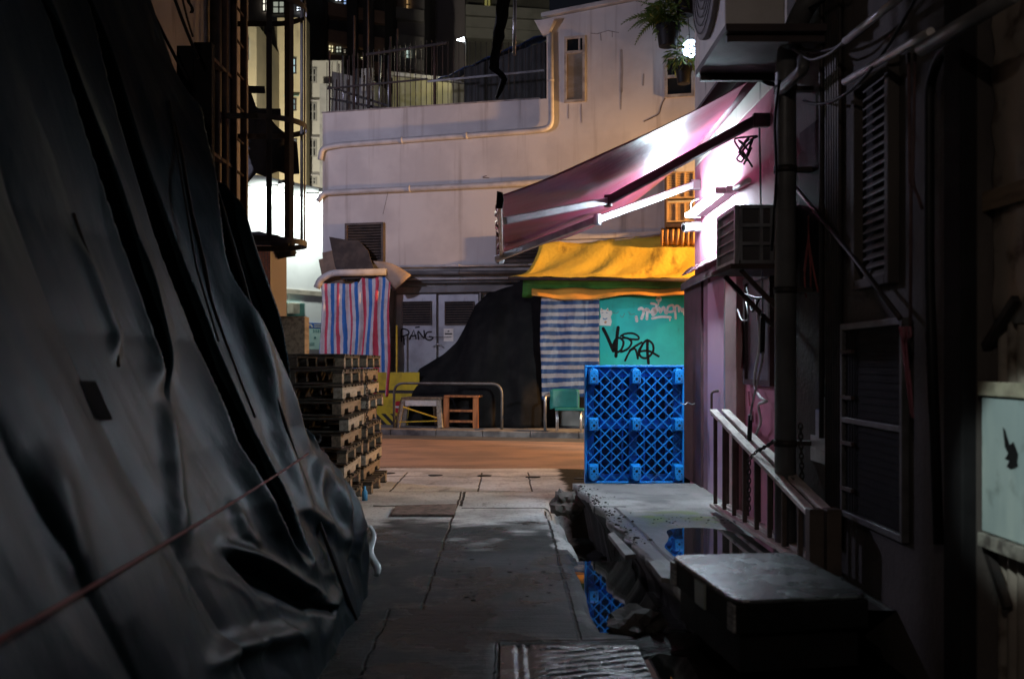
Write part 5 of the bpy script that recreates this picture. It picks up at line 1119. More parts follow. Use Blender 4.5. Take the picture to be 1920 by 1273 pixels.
# smaller creases measured on the photograph: (line, half width, height)
CREASES = [
 ([(415,505),(450,590),(490,700),(528,840),(566,950),(630,1005),(690,1040)], 13, .055),
 ([(352,640),(392,760),(440,880),(500,985),(565,1052),(610,1085)], 15, .05),
 ([(400,1015),(450,1036),(500,1062),(560,1104),(622,1128)], 11, .075),
 ([(420,930),(452,1000),(480,1034)], 10, .04),
 ([(600,1185),(520,1192),(440,1215),(360,1262)], 20, .05), ([(640,1090),(610,1150),(600,1230)], 12, .04),
 ([(597,842),(640,900),(672,960),(690,1010)], 7, .035), ([(592,846),(618,910),(640,980),(655,1060)], 7, .03), ([(588,850),(592,920),(610,1000)], 7, .03), ([(598,840),(632,872),(664,925)], 5, .025),
 ([(230,430),(262,560),(285,680),(292,760)], 16, .04), ([(300,720),(312,820),(330,940),(352,1060)], 14, .035), ([(120,420),(165,520),(205,620),(214,690)], 9, .03), ([(60,820),(110,980),(150,1120)], 26, .03),
]
def near_line(px, py, pts):
    best, fr, n = 1e9, 0, len(pts)-1
    for i, ((x0, y0), (x1, y1)) in enumerate(zip(pts, pts[1:])):
        dx, dy = x1-x0, y1-y0; t = max(0, min(1, ((px-x0)*dx+(py-y0)*dy)/(dx*dx+dy*dy))); q = math.hypot(px-x0-t*dx, py-y0-t*dy)
        if q < best: best, fr = q, (i+t)/n
    return best, smooth(0, .3, fr)*(1-smooth(.7, 1, fr))
POCK_U = [(420,1044),(480,1062),(560,1112),(618,1134),(622,1136)]; POCK_L = [(420,1046),(480,1118),(560,1152),(618,1160),(622,1140)]
def on(pts, x):
    for (x0, y0), (x1, y1) in zip(pts, pts[1:]):
        if x0 <= x <= x1: return y0+(y1-y0)*(x-x0)/(x1-x0)
def creases(y, z):
    px, py = VX+F*tx(y, z)/y, VY-F*(z-CAMZ)/y; d = 0
    if px < -60 or py > 1330 or py < 380: return 0
    for pts, wd, h in CREASES:
        if px < min(p[0] for p in pts)-3*wd or px > max(p[0] for p in pts)+3*wd: continue
        q, en = near_line(px, py, pts)
        if q < 3*wd: d += h*en*math.exp(-(q/wd)**2)
    if 420 < px < 622:
        u, l = on(POCK_U, px), on(POCK_L, px)
        if u < py < l: s = (py-u)/max(1, l-u); d -= .055*smooth(0, .35, s)*(1-smooth(.35, 1, s))*min(1, (l-u)/25)
    return d
tie = V((-1.22, 6.38, 1.03))
b = BM(); rows = []; ND, NZ = 460, 300
for j in range(NZ+1):
    z0 = 4.15*(j/NZ)**1.25; r = []
    for i in range(ND+1):
        y0 = 1.1+(6.45-1.1)*(i/ND)
        y, z = y0, z0; x = tx(y, z)+(fold(y, z)+creases(y, z))*smooth(0, .35, z+.12)
        # flare, crumple and pocket near the foot
        x += (.022*mnoise.noise(V((y*2.2, z*2.0, 8)))+.03*max(0,.22-abs(mnoise.noise(V((y*2.6+z*1.5, z*3.4-y*.8, 4))))))*(1-smooth(.3, 1.0, z))
        # gathered where the rope ties it in at the far end
        dd = math.hypot(y-6.4, (z-1.03)*.9); g0 = math.exp(-(dd/.22)**2); x += -.13*g0
        bulge = math.exp(-((y-6.2)/.35)**2-((z-.55)/.32)**2); x += .05*bulge+.022*bulge*math.sin(math.atan2(z-1.03, y-6.55)*22)
        # far end turns the corner
        k = smooth(6.12, 6.45, y); x -= .10*k*k; yy = y-.02*k
        r.append(V((x, yy, max(.004, z+.01*mnoise.noise(V((y*5,z,0)))))))
    far = r[-1]; r += [V((far.x-.07, far.y+.035, far.z)), V((far.x-.3, far.y+.06, far.z)), V((far.x-1.0, far.y+.08, far.z))]
    rows.append(r)
grid(b, rows)
tt = NT('tarp_black'); c = tt.mix(tt.ramp(tt.noise(1.1, 5, (1,1,.5)), .35, .68), (.0075,.0165,.0205), (.005,.011,.014)); c = tt.mix(tt.math('MULTIPLY', tt.ramp(tt.noise(3, 6, (1,1,.35)), .5, .75), .5), c, (.019,.021,.022)); c = tt.mix(tt.math('MULTIPLY', tt.ramp(tt.noise(40, 4), .55, .75), .35), c, (.019,.02,.021))
tt.bump(tt.math('ADD', tt.math('MULTIPLY', tt.noise(13, 6, (1,1,.4), .6), .8), tt.math('MULTIPLY', tt.noise(160, 3), .10)), .22, .02); tt.set(c, tt.math('ADD', .40, tt.math('MULTIPLY', tt.noise(5, 4), .12)), 0, .075)
tt.b.inputs['Specular Tint'].default_value = (.55,.9,1,1)
TP = T(ob('tarpaulin', b, tt.m), 'huge black tarpaulin with deep folds draped over a heap along the left wall', 'tarpaulin')
b = BM(); q = [V(tuple(hit(180, 725)) and ((180-VX)/F*hit(180,725)[0]+.03, hit(180,725)[0], hit(180,725)[1]))]
D0, Z0 = hit(183, 752); b.faces.new([b.verts.new(V((tx(y, z)+fold(y, z)+.006, y, z))) for y, z in ((D0-.07,Z0-.06),(D0+.07,Z0-.07),(D0+.07,Z0+.07),(D0-.07,Z0+.075))]); ob('patch', b, mat('patch_dark', (.006,.006,.0065), None, 4, .9, spec=.05), TP)
def seam(pxs):
    q = []
    for (x0, y0), (x1, y1) in zip(pxs, pxs[1:]):
        for k in range(14): D, z = hit(x0+(x1-x0)*k/14, y0+(y1-y0)*k/14); q.append(V((tx(D, z)+fold(D, z)+.006, D, z)))
    b = BM(); tube(b, q, .006, 5); ob('seam', b, mat('seam_brown', (.03,.022,.02), None, 5, .8), TP)
seam([(318,230),(352,400),(395,560),(440,690),(476,790)]); seam([(128,400),(170,520),(208,640),(216,690)])
# white plastic liner peeping out at the foot
b = BM(); rows = []
for j in range(14):
    v = j/13; px = 693+10*v+6*math.sin(v*9); py = 985+95*v; rows.append([PZ(px+(i-1)*(4+9*v*math.sin(v*3.1)), py, .28*(1-v)+.01) for i in range(3)])
grid(b, rows); T(ob('plastic_liner', b, M['white_plastic'], solid=.003), 'crumpled white plastic edge poking from under the tarpaulin foot', 'plastic sheet')
def rope(pts, r, m, lab, grp='ropes holding the tarpaulin', name='rope'):
    b = BM(); tube(b, pts, r, 6); return T(ob(name, b, m), lab, 'rope', grp)
# red rope from the gathered corner to a point low at left
A = P(596, 838, 6.3); B_ = P(-40, 1222, 1.75); rope(sagline(A, B_, .015, 16), .005, M['rope_red'], 'taut red rope crossing in front of the tarpaulin')
b = BM(); rr = random.Random(4)
for k in range(5): c = A+V((rr.uniform(-.03,.03),0,rr.uniform(-.03,.03))); tube(b, bend([A, c+V((rr.uniform(-.05,.05),-.03,-.04)), c+V((rr.uniform(-.05,.03),-.02,-.12))], .03), .006, 5)
T(ob('knot', b, M['rope_red']), 'red knot with loose ends where the tarpaulin corner is gathered', 'knot')
b = BM(); tube(b, [A+V((.03*math.cos(a)-.02, .0+.03*math.sin(a), .05+.02*math.sin(2*a))) for a in [k*math.pi/8 for k in range(17)]], .012, 6); ob('cord', b, M['rope_black'], TP)
def ontarp(px, py, o=.03):
    D, z = hit(px, py); return P(px, py, D-.10)
def strap(pxs, r, lab, m=None):
    q = [ontarp(x, y) for x, y in pxs]; out = []
    for a, c in zip(q, q[1:]):
        for k in range(6): out.append(a.lerp(c, k/6))
    rope(out+[q[-1]], r, m or M['rope_black'], lab)
strap([(400,330),(455,520),(510,720),(560,870),(610,1010),(640,1090),(668,1160)], .011, 'black cord running down the far end of the tarpaulin to the ground')
strap([(318,190),(340,330),(368,500),(410,640)], .007, 'thin black cord hanging down the upper tarpaulin')
b = BM(); tube(b, bend([P(588,960,6.0), P(572,990,5.9), P(585,1030,5.8), P(610,1042,5.8)], .1), .006, 5); T(ob('loose_cord', b, M['rope_black']), 'loose black cord loop hanging at the foot of the tarpaulin', 'cord')
for (x0, y0, x1, y1, lab) in ((262,-30,352,150,'thick black rope coming down from above onto the tarpaulin'),(318,-30,372,110,'thin dark rope beside the thick one at the upper left'),(338,-20,362,70,'short dark rope touching the grey house wall')):
    rope(sagline(P(x0,y0,6.5), P(x1,y1,6.55), .02, 8), .012 if 'thick' in lab else .007, M['rope_black'], lab, 'ropes hanging above the tarpaulin')
b = BM(); rows = [[P(354+i*3+4*math.sin(j*.9), -25+j*5, 6.6) for i in range(3)] for j in range(11)]; grid(b, rows); T(ob('cloth_strip', b, M['black'], solid=.01), 'short torn black strip hanging at the top beside the ropes', 'cloth strip')
b = BM(); box(b, -2.12, -2.0, 6.75, 6.82, 2.6, 3.62); box(b, -2.24, -2.13, 6.76, 6.81, 2.6, 3.6); T(ob('dark_plank', b, M['black']), 'black upright plank sticking out behind the top of the tarpaulin', 'plank')

# grey house on the left
LH = E('left_house', (-4, 5, 0), 'tall plastered house wall behind the tarpaulin on the left', 'building')
b = BM(); box(b, -8, -2.62, -4, 10.1, -.3, 9.5); ob('wall', b, mat('left_plaster', (.34,.31,.30), (.26,.235,.225), 1.2, .8, c3=(.12,.1,.1), s3=3, st3=(1,1,.2)), LH, bev=.01)
def vpipe(px, r, m, nm, lab=None, X=-2.55, z0=.0, z1=7.5, parent=LH):
    y = X*F/(px-VX); b = BM(); tube(b, [(X,y,z0),(X,y,z1)], r, 10); return ob(nm, b, m, parent)
vpipe(405, .05, M['dark_metal'], 'drain_pipe'); vpipe(413, .022, M['pvc_grey'], 'drain_pipe', X=-2.57); vpipe(420, .04, M['rust'], 'drain_pipe', X=-2.5); vpipe(428, .018, M['pvc_grey'], 'drain_pipe', X=-2.5)
for z in (2.4, 3.2, 4.0, 4.8): b = BM(); box(b, -2.619, -2.47, 8.2, 9.1, z, z+.03); ob('pipe_bracket', b, M['rust'], LH)
# cat ladder with safety cage
CL = E('cage_ladder', (-2.3, 9.2, 2.0), 'rusty wall ladder with round safety cage high on the left house', 'ladder')
for y in (9.0, 9.36): b = BM(); box(b, -2.50, -2.44, y-.02, y+.02, 1.2, 7.5); ob('stile', b, M['rust'], CL)
b = BM()
for k in range(18): z = 1.4+k*.3; tube(b, [(-2.47,9.0,z),(-2.47,9.36,z)], .012, 6)
ob('rung', b, M['rust'], CL)
CY, CX, RX, RY = 9.18, -2.47, .62, .40
def hoop(z, nm='hoop'):
    b = BM(); rows = []; a0 = -math.pi/2
    pts = [(CX-.12, CY-RY)]+[(CX+.22+RX*.65*math.cos(a), CY+RY*math.sin(a)) for a in [a0+math.pi*k/24 for k in range(25)]]+[(CX-.12, CY+RY)]
    for k in range(len(pts)-1):
        (xa,ya),(xb,yb) = pts[k], pts[k+1]; hexa(b, [V((xa,ya,z)),V((xb,yb,z)),V((xb,yb,z+.05)),V((xa,ya,z+.05))]+[V((CX+.22+(p[0]-CX-.22)*.985,CY+(p[1]-CY)*.985,p[2])) for p in ((xa,ya,z),(xb,yb,z),(xb,yb,z+.05),(xa,ya,z+.05))])
    return ob(nm, b, M['dark_metal'], CL)
for z in (2.52, 3.60, 4.68, 5.7): hoop(z)
for a in (-68, -36, 0, 36, 68):
    an = math.radians(a); x, y = CX+.22+(RX*.65-.012)*math.cos(an), CY+(RY-.012)*math.sin(an); b = BM(); tx_, ty_ = -math.sin(an), math.cos(an)
    hexa(b, [V((x-tx_*.025,y-ty_*.025,2.52)),V((x+tx_*.025,y+ty_*.025,2.52)),V((x+tx_*.025-.008*math.cos(an),y+ty_*.025-.008*math.sin(an),2.52)),V((x-tx_*.025-.008*math.cos(an),y-ty_*.025-.008*math.sin(an),2.52))]+[V((p[0],p[1],6.2)) for p in ((x-tx_*.025,y-ty_*.025),(x+tx_*.025,y+ty_*.025),(x+tx_*.025-.008*math.cos(an),y+ty_*.025-.008*math.sin(an)),(x-tx_*.025-.008*math.cos(an),y-ty_*.025-.008*math.sin(an)))]); ob('strap', b, M['dark_metal'], CL)
# black cloth and its sticks behind the cage
b = BM(); rows = []; top = [(462,150),(480,200),(500,215),(520,238),(535,250),(548,262),(557,268)]; bot = [(462,345),(480,325),(497,332),(512,325),(522,322),(540,328),(561,326)]
for j in range(13):
    v = j/12; rows.append([P(top[i][0]*(1-v)+bot[i][0]*v, top[i][1]*(1-v)+bot[i][1]*v, 10.9+.12*math.sin(i*1.4+v*2)) for i in range(7)])
grid(b, rows); T(ob('black_cloth', b, M['black'], solid=.01), 'black torn cloth hanging behind the ladder cage', 'cloth')
for (x0, x1, y, lab) in ((440,496,168,'upper dark stick holding the black cloth behind the cage'),(450,526,210,'lower dark stick through the cage above the black cloth')):
    b = BM(); beam(b, P(x0,y,10.6), P(x1,y+1,10.75), .04, .07); T(ob('stick', b, M['black']), lab, 'stick', 'sticks behind the cage')
# tiled pillar at the corner with a dark bag on top
b = BM(); x1 = -(VX-536)/F*11.7; box(b, -3.1, x1, 10.95, 11.75, -.2, 2.74)
tb = NT('tile_brown'); br = tb.n('ShaderNodeTexBrick'); mp = tb.n('ShaderNodeMapping'); mp.inputs['Rotation'].default_value = (math.radians(90), 0, math.radians(90)); tb.l(tb.co.outputs['Object'], mp.inputs[0]); tb.l(mp.outputs[0], br.inputs[0]); br.inputs['Scale'].default_value = 8; br.inputs['Color1'].default_value = (.3,.12,.07,1); br.inputs['Color2'].default_value = (.24,.095,.06,1); br.inputs['Mortar'].default_value = (.12,.09,.08,1); br.inputs['Mortar Size'].default_value = .03
tb.set(br.outputs[0], .5); T(ob('brick_pillar', b, tb.m, bev=.01), 'brown tiled pillar beyond the tarpaulin at the street corner', 'pillar')
b = BM(); blob(b, P(500,464,11.3), .28, 3, .5, 5, (1.1,.8,.55)); T(ob('dark_bag', b, M['black'], smooth=True), 'dark bag lying on top of the tiled pillar', 'bag')
b = BM(); box(b, -2.75, -2.3, 11.35, 11.6, .0, 1.98); 
T(ob('wooden_crate', b, M['wood'], bev=.01), 'narrow tall wooden crate edge behind the pallet stacks', 'crate')

# ---------------------------------------------------------------- pallet stacks
def pallet(kind, lab, grp, loc, m, first={}):
    """1.0 x 1.2 m; three stringers or blocks carry boards above and below"""
    key = (kind, m.name); DK = M['wood_shaded']
    if key in first:
        e = tree_copy(first[key]); e.location = loc; e['label'] = lab; e['group'] = grp; return e
    e = E('wooden_pallet', loc, lab, 'pallet', grp); X0, X1, Y0, Y1 = -.5, .5, -.6, .6; L = V(loc); q = random.Random(len(first)+2)
    def bx(bm, *a): box(bm, a[0]+L.x, a[1]+L.x, a[2]+L.y, a[3]+L.y, a[4]+L.z, a[5]+L.z)
    b = BM()
    for k in range(7): y = Y0+k*(1.2-.11)/6; bx(b, X0, X1+q.uniform(-.006,.006), y, y+.11, .122, .142)
    ob('top_deck', b, DK, e, bev=.003)
    b = BM()
    for k in (0, 3, 6): y = Y0+k*(1.2-.11)/6; bx(b, X0, X1+q.uniform(-.006,.006), y, y+.11, .0, .018)
    if kind == 'block':
        for x in (X0, -.05, X1-.1): bx(b, x, x+.1, Y0, Y1, .1025, .1215)
    ob('bottom_deck', b, DK, e, bev=.003)
    for x in (X0+.003, -.045, X1-.093):
        b = BM(); mm_ = m if x > .3 else DK  # right side paler, the rest dark: light and shade put into the wood colour
        if kind == 'block':
            for y in (Y0+.002, -.06, Y1-.122): b = BM(); bx(b, x, x+.09, y, y+.12, .0185, .102); ob('block', b, mm_, e, bev=.003)
        else:
            pr = [(Y0+.002,.0185),(-.42,.0185),(-.40,.065),(-.2,.065),(-.18,.0185),(.18,.0185),(.2,.065),(.40,.065),(.42,.0185),(Y1-.002,.0185),(Y1-.002,.1215),(Y0+.002,.1215)]
            prism(b, [V((L.x+x, L.y+y, L.z+z)) for y, z in pr], V((.09,0,0))); ob('stringer', b, mm_, e, bev=.002)
    first[key] = e; return e
M['wood_shaded'] = mat('wood_shaded', (.05,.036,.025), (.025,.019,.014), 4, .8, stretch=(6,.6,6), bump=.3, bscale=30)
M['wood_tan'] = mat('wood_tan', (.19,.14,.095), (.10,.072,.048), 4, .75, stretch=(6,.6,6), bump=.3, bscale=30)
ORD = ['topmost','second','third','fourth','fifth','sixth','seventh','eighth','ninth','lowest']
q = random.Random(12); W1, W2 = M['wood_tan'], M['wood_pale']
kinds = ['block','block','stringer','stringer','stringer','stringer','block','stringer','block','block']; mats = [W1,W1,W2,W1,W2,W1,W1,W2,W1,W1]
zt = 0
for stack, (x0, y0, nm) in enumerate(((-2.05, 10.15, 'near'), (-2.03, 11.45, 'far'))):
    z = .012
    for k in range(9, -1, -1):
        lab = f'{ORD[k]} wooden pallet of the {nm} stack' if k in (0, 9) else f'{ORD[k]} wooden pallet from the top of the {nm} stack'
        kd = kinds[k] if stack == 0 else kinds[(k*3+1) % 10]; mm = mats[k] if stack == 0 else mats[(k*7+3) % 10]
        dx = q.uniform(-.035, .035)+(.10 if (k == 9 and stack) else 0); e = pallet(kd, lab, f'wooden pallets in the {nm} stack', (0,0,0) if False else (x0+dx, y0+q.uniform(-.03,.03), z), mm)
        e.rotation_euler.z = math.radians(q.uniform(-1.6, 1.6)); z += .1445+.009
# faded stamps on the pale stringer board
b = BM(); mps_ = lambda x, y: PX(x, y, -1.52)
for (x, y) in ((648,748),(668,745),(676,745),(670,749),(678,749)): stroke(b, [(x-2,y),(x+2,y)], 2.2, mps_)
# blue bottle by the stack foot
b = BM(); c = PZ(684, 938, .02); tube(b, [c, c+V((0,0,.09)), c+V((0,0,.12)), c+V((0,0,.15))], [.03,.03,.012,.012], 10); b2 = b; bo = T(ob('bottle', b, mat('bottle_blue', (.1,.35,.6), None, 3, .2)), 'small blue bottle on the ground at the foot of the near pallet stack', 'bottle')
chain([V((-1.50,10.62,1.35)), V((-1.49,10.64,1.1)), V((-1.5,10.63,.72))], 0, 'dark chain hanging down between the two pallet stacks')

# black frayed strap hung from an overhead cable
b = BM(); tube(b, sagline((-2.62,7.4,4.5),(1.9,7.0,4.4), .16, 24), .014, 6); T(ob('overhead_cable', b, M['rope_black']), 'dark cable strung across the alley just above the view', 'cable')
b = BM(); rows = []
pth = [(940,-60),(945,0),(936,60),(930,100),(926,128),(938,140),(945,150),(938,170),(928,190)]; wd = [24,24,20,17,16,14,12,9,3]
for k in range(len(pth)-1):
    for s in range(4):
        t = s/4; x = pth[k][0]*(1-t)+pth[k+1][0]*t; y = pth[k][1]*(1-t)+pth[k+1][1]*t; ww = wd[k]*(1-t)+wd[k+1]*t; jx = 3*mnoise.noise(V((y*.08,0,0)))
        rows.append([P(x+jx+(i/6-.5)*ww*(1+.3*mnoise.noise(V((y*.05,i,3)))), y, 7.1+.02*math.sin(i*1.5+y*.05)) for i in range(7)])
grid(b, rows); T(ob('torn_strap', b, M['black'], solid=.008), 'frayed black cloth strap hanging from the overhead cable at the top', 'cloth strip')
b = BM(); tube(b, [P(966,-20,7.12), P(964,104,7.12)], .012, 8); tube(b, [P(966,-20,7.12), P(966,-70,7.12)], .005, 5); T(ob('metal_rod', b, M['silver']), 'thin bluish metal rod hanging beside the torn black strap', 'rod')
# ================================================================ BUILDINGS FAR LEFT
# floodlit white building down the street: its wall runs away from us to the right
def LW(px, py, o=0.):
    D = 1/(.02703-1.57e-5*(px-480)); p = P(px, py, D); return p+LN*o
LA = P(430, 680, 1/(.02703-1.57e-5*(430-480))); LB = P(660, 680, 1/(.02703-1.57e-5*(660-480))); LT = V((LB.x-LA.x, LB.y-LA.y, 0)).normalized(); LN = V((LT.y, -LT.x, 0))
if LN.y > 0: LN = -LN
LIT = E('floodlit_building', V((LA.x, LA.y, 0)), 'low white building under two flood lamps far down the street on the left', 'building')
LZ = LW(480, 335).z; LWL = mat('lit_white', (.74,.75,.74), (.66,.67,.66), 1.0, .7)
def lbox(bm, px0, py0, px1, py1, o0, o1):
    pm = (px0+px1)/2; a, c = LW(px0, py0), LW(px1, py0); z0, z1 = LW(pm, py1).z, LW(pm, py0).z; p = [V((a.x,a.y,0)), V((c.x,c.y,0))]
    q = [p[0]+LN*o1, p[1]+LN*o1, p[1]+LN*o0, p[0]+LN*o0]; hexa(bm, [v+V((0,0,z0)) for v in q]+[v+V((0,0,z1)) for v in q])
b = BM(); A, B_ = V((LA.x,LA.y,0))-LT*6, V((LB.x,LB.y,0)); hexa(b, [A-V((0,0,.4)),B_-V((0,0,.4)),B_-LN*8-V((0,0,.4)),A-LN*8-V((0,0,.4)),A+V((0,0,LZ)),B_+V((0,0,LZ)),B_-LN*8+V((0,0,LZ)),A-LN*8+V((0,0,LZ))]); ob('wall', b, LWL, LIT)
b = BM(); q = [A+LN*.12,B_+LN*.12,B_-LN*.2,A-LN*.2]; hexa(b, [v+V((0,0,LZ-.35)) for v in q]+[v+V((0,0,LZ+.12)) for v in q]); ob('parapet', b, LWL, LIT, bev=.02)
b = BM(); hexa(b, [v+V((0,0,LW(540,545).z-.12)) for v in (A+LN*.06,B_+LN*.06,B_+LN*.001,A+LN*.001)]+[v+V((0,0,LW(540,545).z+.06)) for v in (A+LN*.06,B_+LN*.06,B_+LN*.001,A+LN*.001)]); ob('ledge', b, mat('ledge_tan', (.42,.37,.3), None, 3), LIT)
b = BM(); lbox(b, 532, 568, 567, 596, .002, .12)
for k in range(7): lbox(b, 532, 569+k*3.9, 567, 571+k*3.9, .121, .15)
ob('shutter', b, mat('shutter_green', (.12,.27,.23), (.1,.22,.2), 2), LIT)
b = BM(); lbox(b, 533, 569, 545, 589, .151, .5); ob('cooler', b, mat('cooler_cream', (.55,.5,.38), None, 3), LIT, bev=.02)
b = BM(); lbox(b, 530, 597, 563, 720, .002, .05); ob('door', b, mat('door_cream', (.72,.7,.62), (.62,.6,.52), 1), LIT)
b = BM(); lbox(b, 563.5, 568, 567, 720, .002, .09); ob('door_post', b, mat('post_cream', (.5,.48,.4), None, 1), LIT)
PO = E('poster', LW(586, 652), 'pale green poster with blue header on the floodlit building', 'poster')
b = BM(); lbox(b, 571, 616.5, 606, 655, .012, .03); ob('sheet', b, mat('poster_green', (.42,.62,.58), (.5,.66,.6), 1, .5), PO)
b = BM(); lbox(b, 571, 605.5, 606, 616, .012, .032); hd = ob('header', b, mat('poster_blue', (.05,.14,.45), None, 3, .4), PO)
b = BM(); mpo = lambda x, y: LW(x, y, .036); stroke(b, [(575,613),(577,609),(582,609),(584,613)], 3, mpo, False); stroke(b, [(588,609),(603,609)], 1.6, mpo); stroke(b, [(588,613),(603,613)], 1.6, mpo); ob('header_lettering', b, M['white_paint'], hd)
b = BM()
for k in range(4): x = 586+k*4.2; stroke(b, [(x,619),(x+2.6,619)], .8, mpo); stroke(b, [(x+1.3,618),(x+1.3,623)], .8, mpo); stroke(b, [(x,622),(x+2.6,621)], .8, mpo)
stroke(b, [(579,644),(588,643)], 1, mpo); stroke(b, [(579,647),(588,646)], 1, mpo); stroke(b, [(589,633),(590,633)], 3, mpo); ob('lettering', b, mat('poster_ink', (.02,.2,.2), None, 3), PO)
b = BM(); tube(b, [LW(581,636,1.2), LW(602,645,1.2)], .035); tube(b, [LW(594,634,1.2), LW(603,627,1.2)], .04); tube(b, [LW(592,641,1.2), LW(594,660,1.2), V((LW(594,660,1.2).x, LW(594,660,1.2).y, 0))], .03); T(ob('bicycle_handlebar', b, M['black'], bev=0), 'dark parked bicycle handlebar before the green poster', 'bicycle')
for (px, py, lab) in ((505,352,'flood lamp on the white building seen through the ladder cage'),(581,366,'flood lamp on the white building nearest the roof terrace')):
    c = LW(px, py, .9); e = E('flood_lamp', c, lab, 'flood lamp', 'flood lamps'); b = BM(); tube(b, [LW(px-12, py-4, 0), c], .03); ob('arm', b, M['dark_metal'], e)
    b = BM(); d = LT*.28; hexa(b, [c-d-LN*.15+V((0,0,-.0)),c+d-LN*.15,c+d+LN*.15+V((0,0,.02)),c-d+LN*.15+V((0,0,.02)),c-d-LN*.15+V((0,0,.14)),c+d-LN*.15+V((0,0,.14)),c+d+LN*.15+V((0,0,.16)),c-d+LN*.15+V((0,0,.16))]); ob('housing', b, M['dark_metal'], e, bev=.02)
    b = BM(); hexa(b, [c-d*.9-LN*.12+V((0,0,-.015)),c+d*.9-LN*.12+V((0,0,-.015)),c+d*.9+LN*.12+V((0,0,.0)),c-d*.9+LN*.12+V((0,0,.0)),c-d*.9-LN*.12+V((0,0,-.004)),c+d*.9-LN*.12+V((0,0,-.004)),c+d*.9+LN*.12+V((0,0,.012)),c-d*.9+LN*.12+V((0,0,.012))]); ob('lamp_face', b, glow('flood_face', (.95,1,.98), 25), e)
    lamp('flood_light', 'SPOT', c+V((0,0,-.08)), (.90,1,.94), 900, e, .15, c+V((0,0,-3))-LN*2.2, 172, 1.0)
# beige and white tenements behind it
def tower(name, px0, px1, ptop, D, depth, m, lab, cat='building', pbase=700):
    a, c = P(px0, ptop, D), P(px1, ptop, D); e = E(name, V(((a.x+c.x)/2, D+depth/2, 0)), lab, cat, None); b = BM(); box(b, a.x, c.x, D, D+depth, -.4, a.z); ob('wall', b, m, e); return e
def win(e, D, px0, py0, px1, py1, m, fr=None, nm='window', hood=False, mul=1):
    a, c = P(px0, py0, D), P(px1, py1, D); t = .004*D*.6; b = BM(); box(b, a.x, c.x, D-.06, D-.002, c.z, a.z); o = ob(nm, b, m, e)
    b = BM(); 
    for xx in (a.x-.05, c.x-.05, (a.x+c.x)/2-.03): box(b, xx, xx+.09, D-.12, D-.061, c.z, a.z)
    for zz in (a.z-.03, c.z-.05, (a.z+c.z)/2-.03): box(b, a.x-.05, c.x+.05, D-.13, D-.0615, zz, zz+.07)
    ob('frame', b, fr or M['dark_metal'], o)
    if hood: b = BM(); hexa(b, [V((a.x-.15,D-.5,a.z+.05)),V((c.x+.25,D-.5,a.z+.05)),V((c.x+.2,D-.001,a.z+.3)),V((a.x-.1,D-.001,a.z+.3)),V((a.x-.15,D-.5,a.z+.09)),V((c.x+.25,D-.5,a.z+.09)),V((c.x+.2,D-.001,a.z+.36)),V((a.x-.1,D-.001,a.z+.36))]); ob('hood', b, hood, o)
    return o
BEI = mat('beige_wall', (.50,.42,.25), (.42,.35,.2), .35, .8, c3=(.09,.075,.05), s3=.5, st3=(1,1,.35), lo3=.58, hi3=.72); 
LITW = glow('window_cool', (.62,.9,.95), .9); LITY = glow('window_warm', (1,.85,.55), 1.3); LITD = glow('window_dim', (.5,.75,.78), .35)
e1 = tower('beige_tenement', 520, 574, 34, 55, 1.0, BEI, 'beige plastered tenement block with stained top far left')
a = P(478, 40, 55); c = P(520, 40, 55); b = BM(); hexa(b, [V((a.x-2,62,-.4)),V((c.x,55,-.4)),V((c.x,64,-.4)),V((a.x-2,64,-.4)),V((a.x-2,62,a.z-.3)),V((c.x,55,a.z)),V((c.x,64,a.z)),V((a.x-2,64,a.z-.3))]); ob('side_wall', b, BEI, e1)
GRN = mat('hood_green', (.15,.35,.3), None, 2)
win(e1, 55, 541, 111, 555, 138, LITW); win(e1, 55, 541, 187, 555, 207, LITD, None, 'window', GRN); win(e1, 55, 546, 262, 556, 274, LITD)
b = BM(); 
for k in range(3): tube(b, [P(483+k*5, 40, 54.4), P(482+k*5, 345, 54.4)], .06, 6)
ob('drain_pipe', b, mat('pipe_beige', (.4,.36,.24), None, 2), e1)
e2 = tower('cream_tenement', 432, 481, 44, 50, 8, mat('cream_wall', (.3,.25,.15), (.22,.19,.12), .5), 'narrow cream tenement seen between the ladder stiles')
win(e2, 50, 448, 74, 466, 112, glow('window_blue', (.35,.65,1), 1.6)); win(e2, 50, 448, 175, 464, 190, LITD)
e3 = tower('white_tenement', 566, 640, 114, 57, 8, mat('tenement_white', (.46,.44,.38), (.38,.36,.31), .35, .8), 'whitish tenement with three dark sash windows beside the roof terrace')
for y0, y1 in ((130,155),(195,226),(264,293),(334,345)): win(e3, 57, 580, y0, 593, y1, M['glass_dark'], mat('frame_pale', (.3,.29,.26), None, 3), 'window', M['roof_white'] if y0 > 160 else False)
b = BM(); box(b, P(600,160,56).x, P(640,160,56).x, 55.9, 56.99, 8, P(600,158,56).z); ob('annexe', b, mat('annexe', (.3,.29,.27), None, 1), e3)
# light that the street lamps down there throw up the tenement walls
e = E('street_lamp', P(470, 680, 44)-V((0,0,1.4)), 'distant yellowish street lamp before the tenements, hidden by the cage', 'street lamp', 'street lamps'); c = P(455, 420, 44)
b = BM(); tube(b, [V((c.x,44,0)), V((c.x,44,c.z+.2))], .08); ob('pole', b, M['dark_metal'], e); b = BM(); blob(b, c, .12, 2, 0); ob('bulb', b, glow('bulb_yellow', (1,.9,.62), 6), e)
lamp('street_light', 'POINT', c+V((1.2,.3,2)), (1,.94,.8), 6500, e, .3)
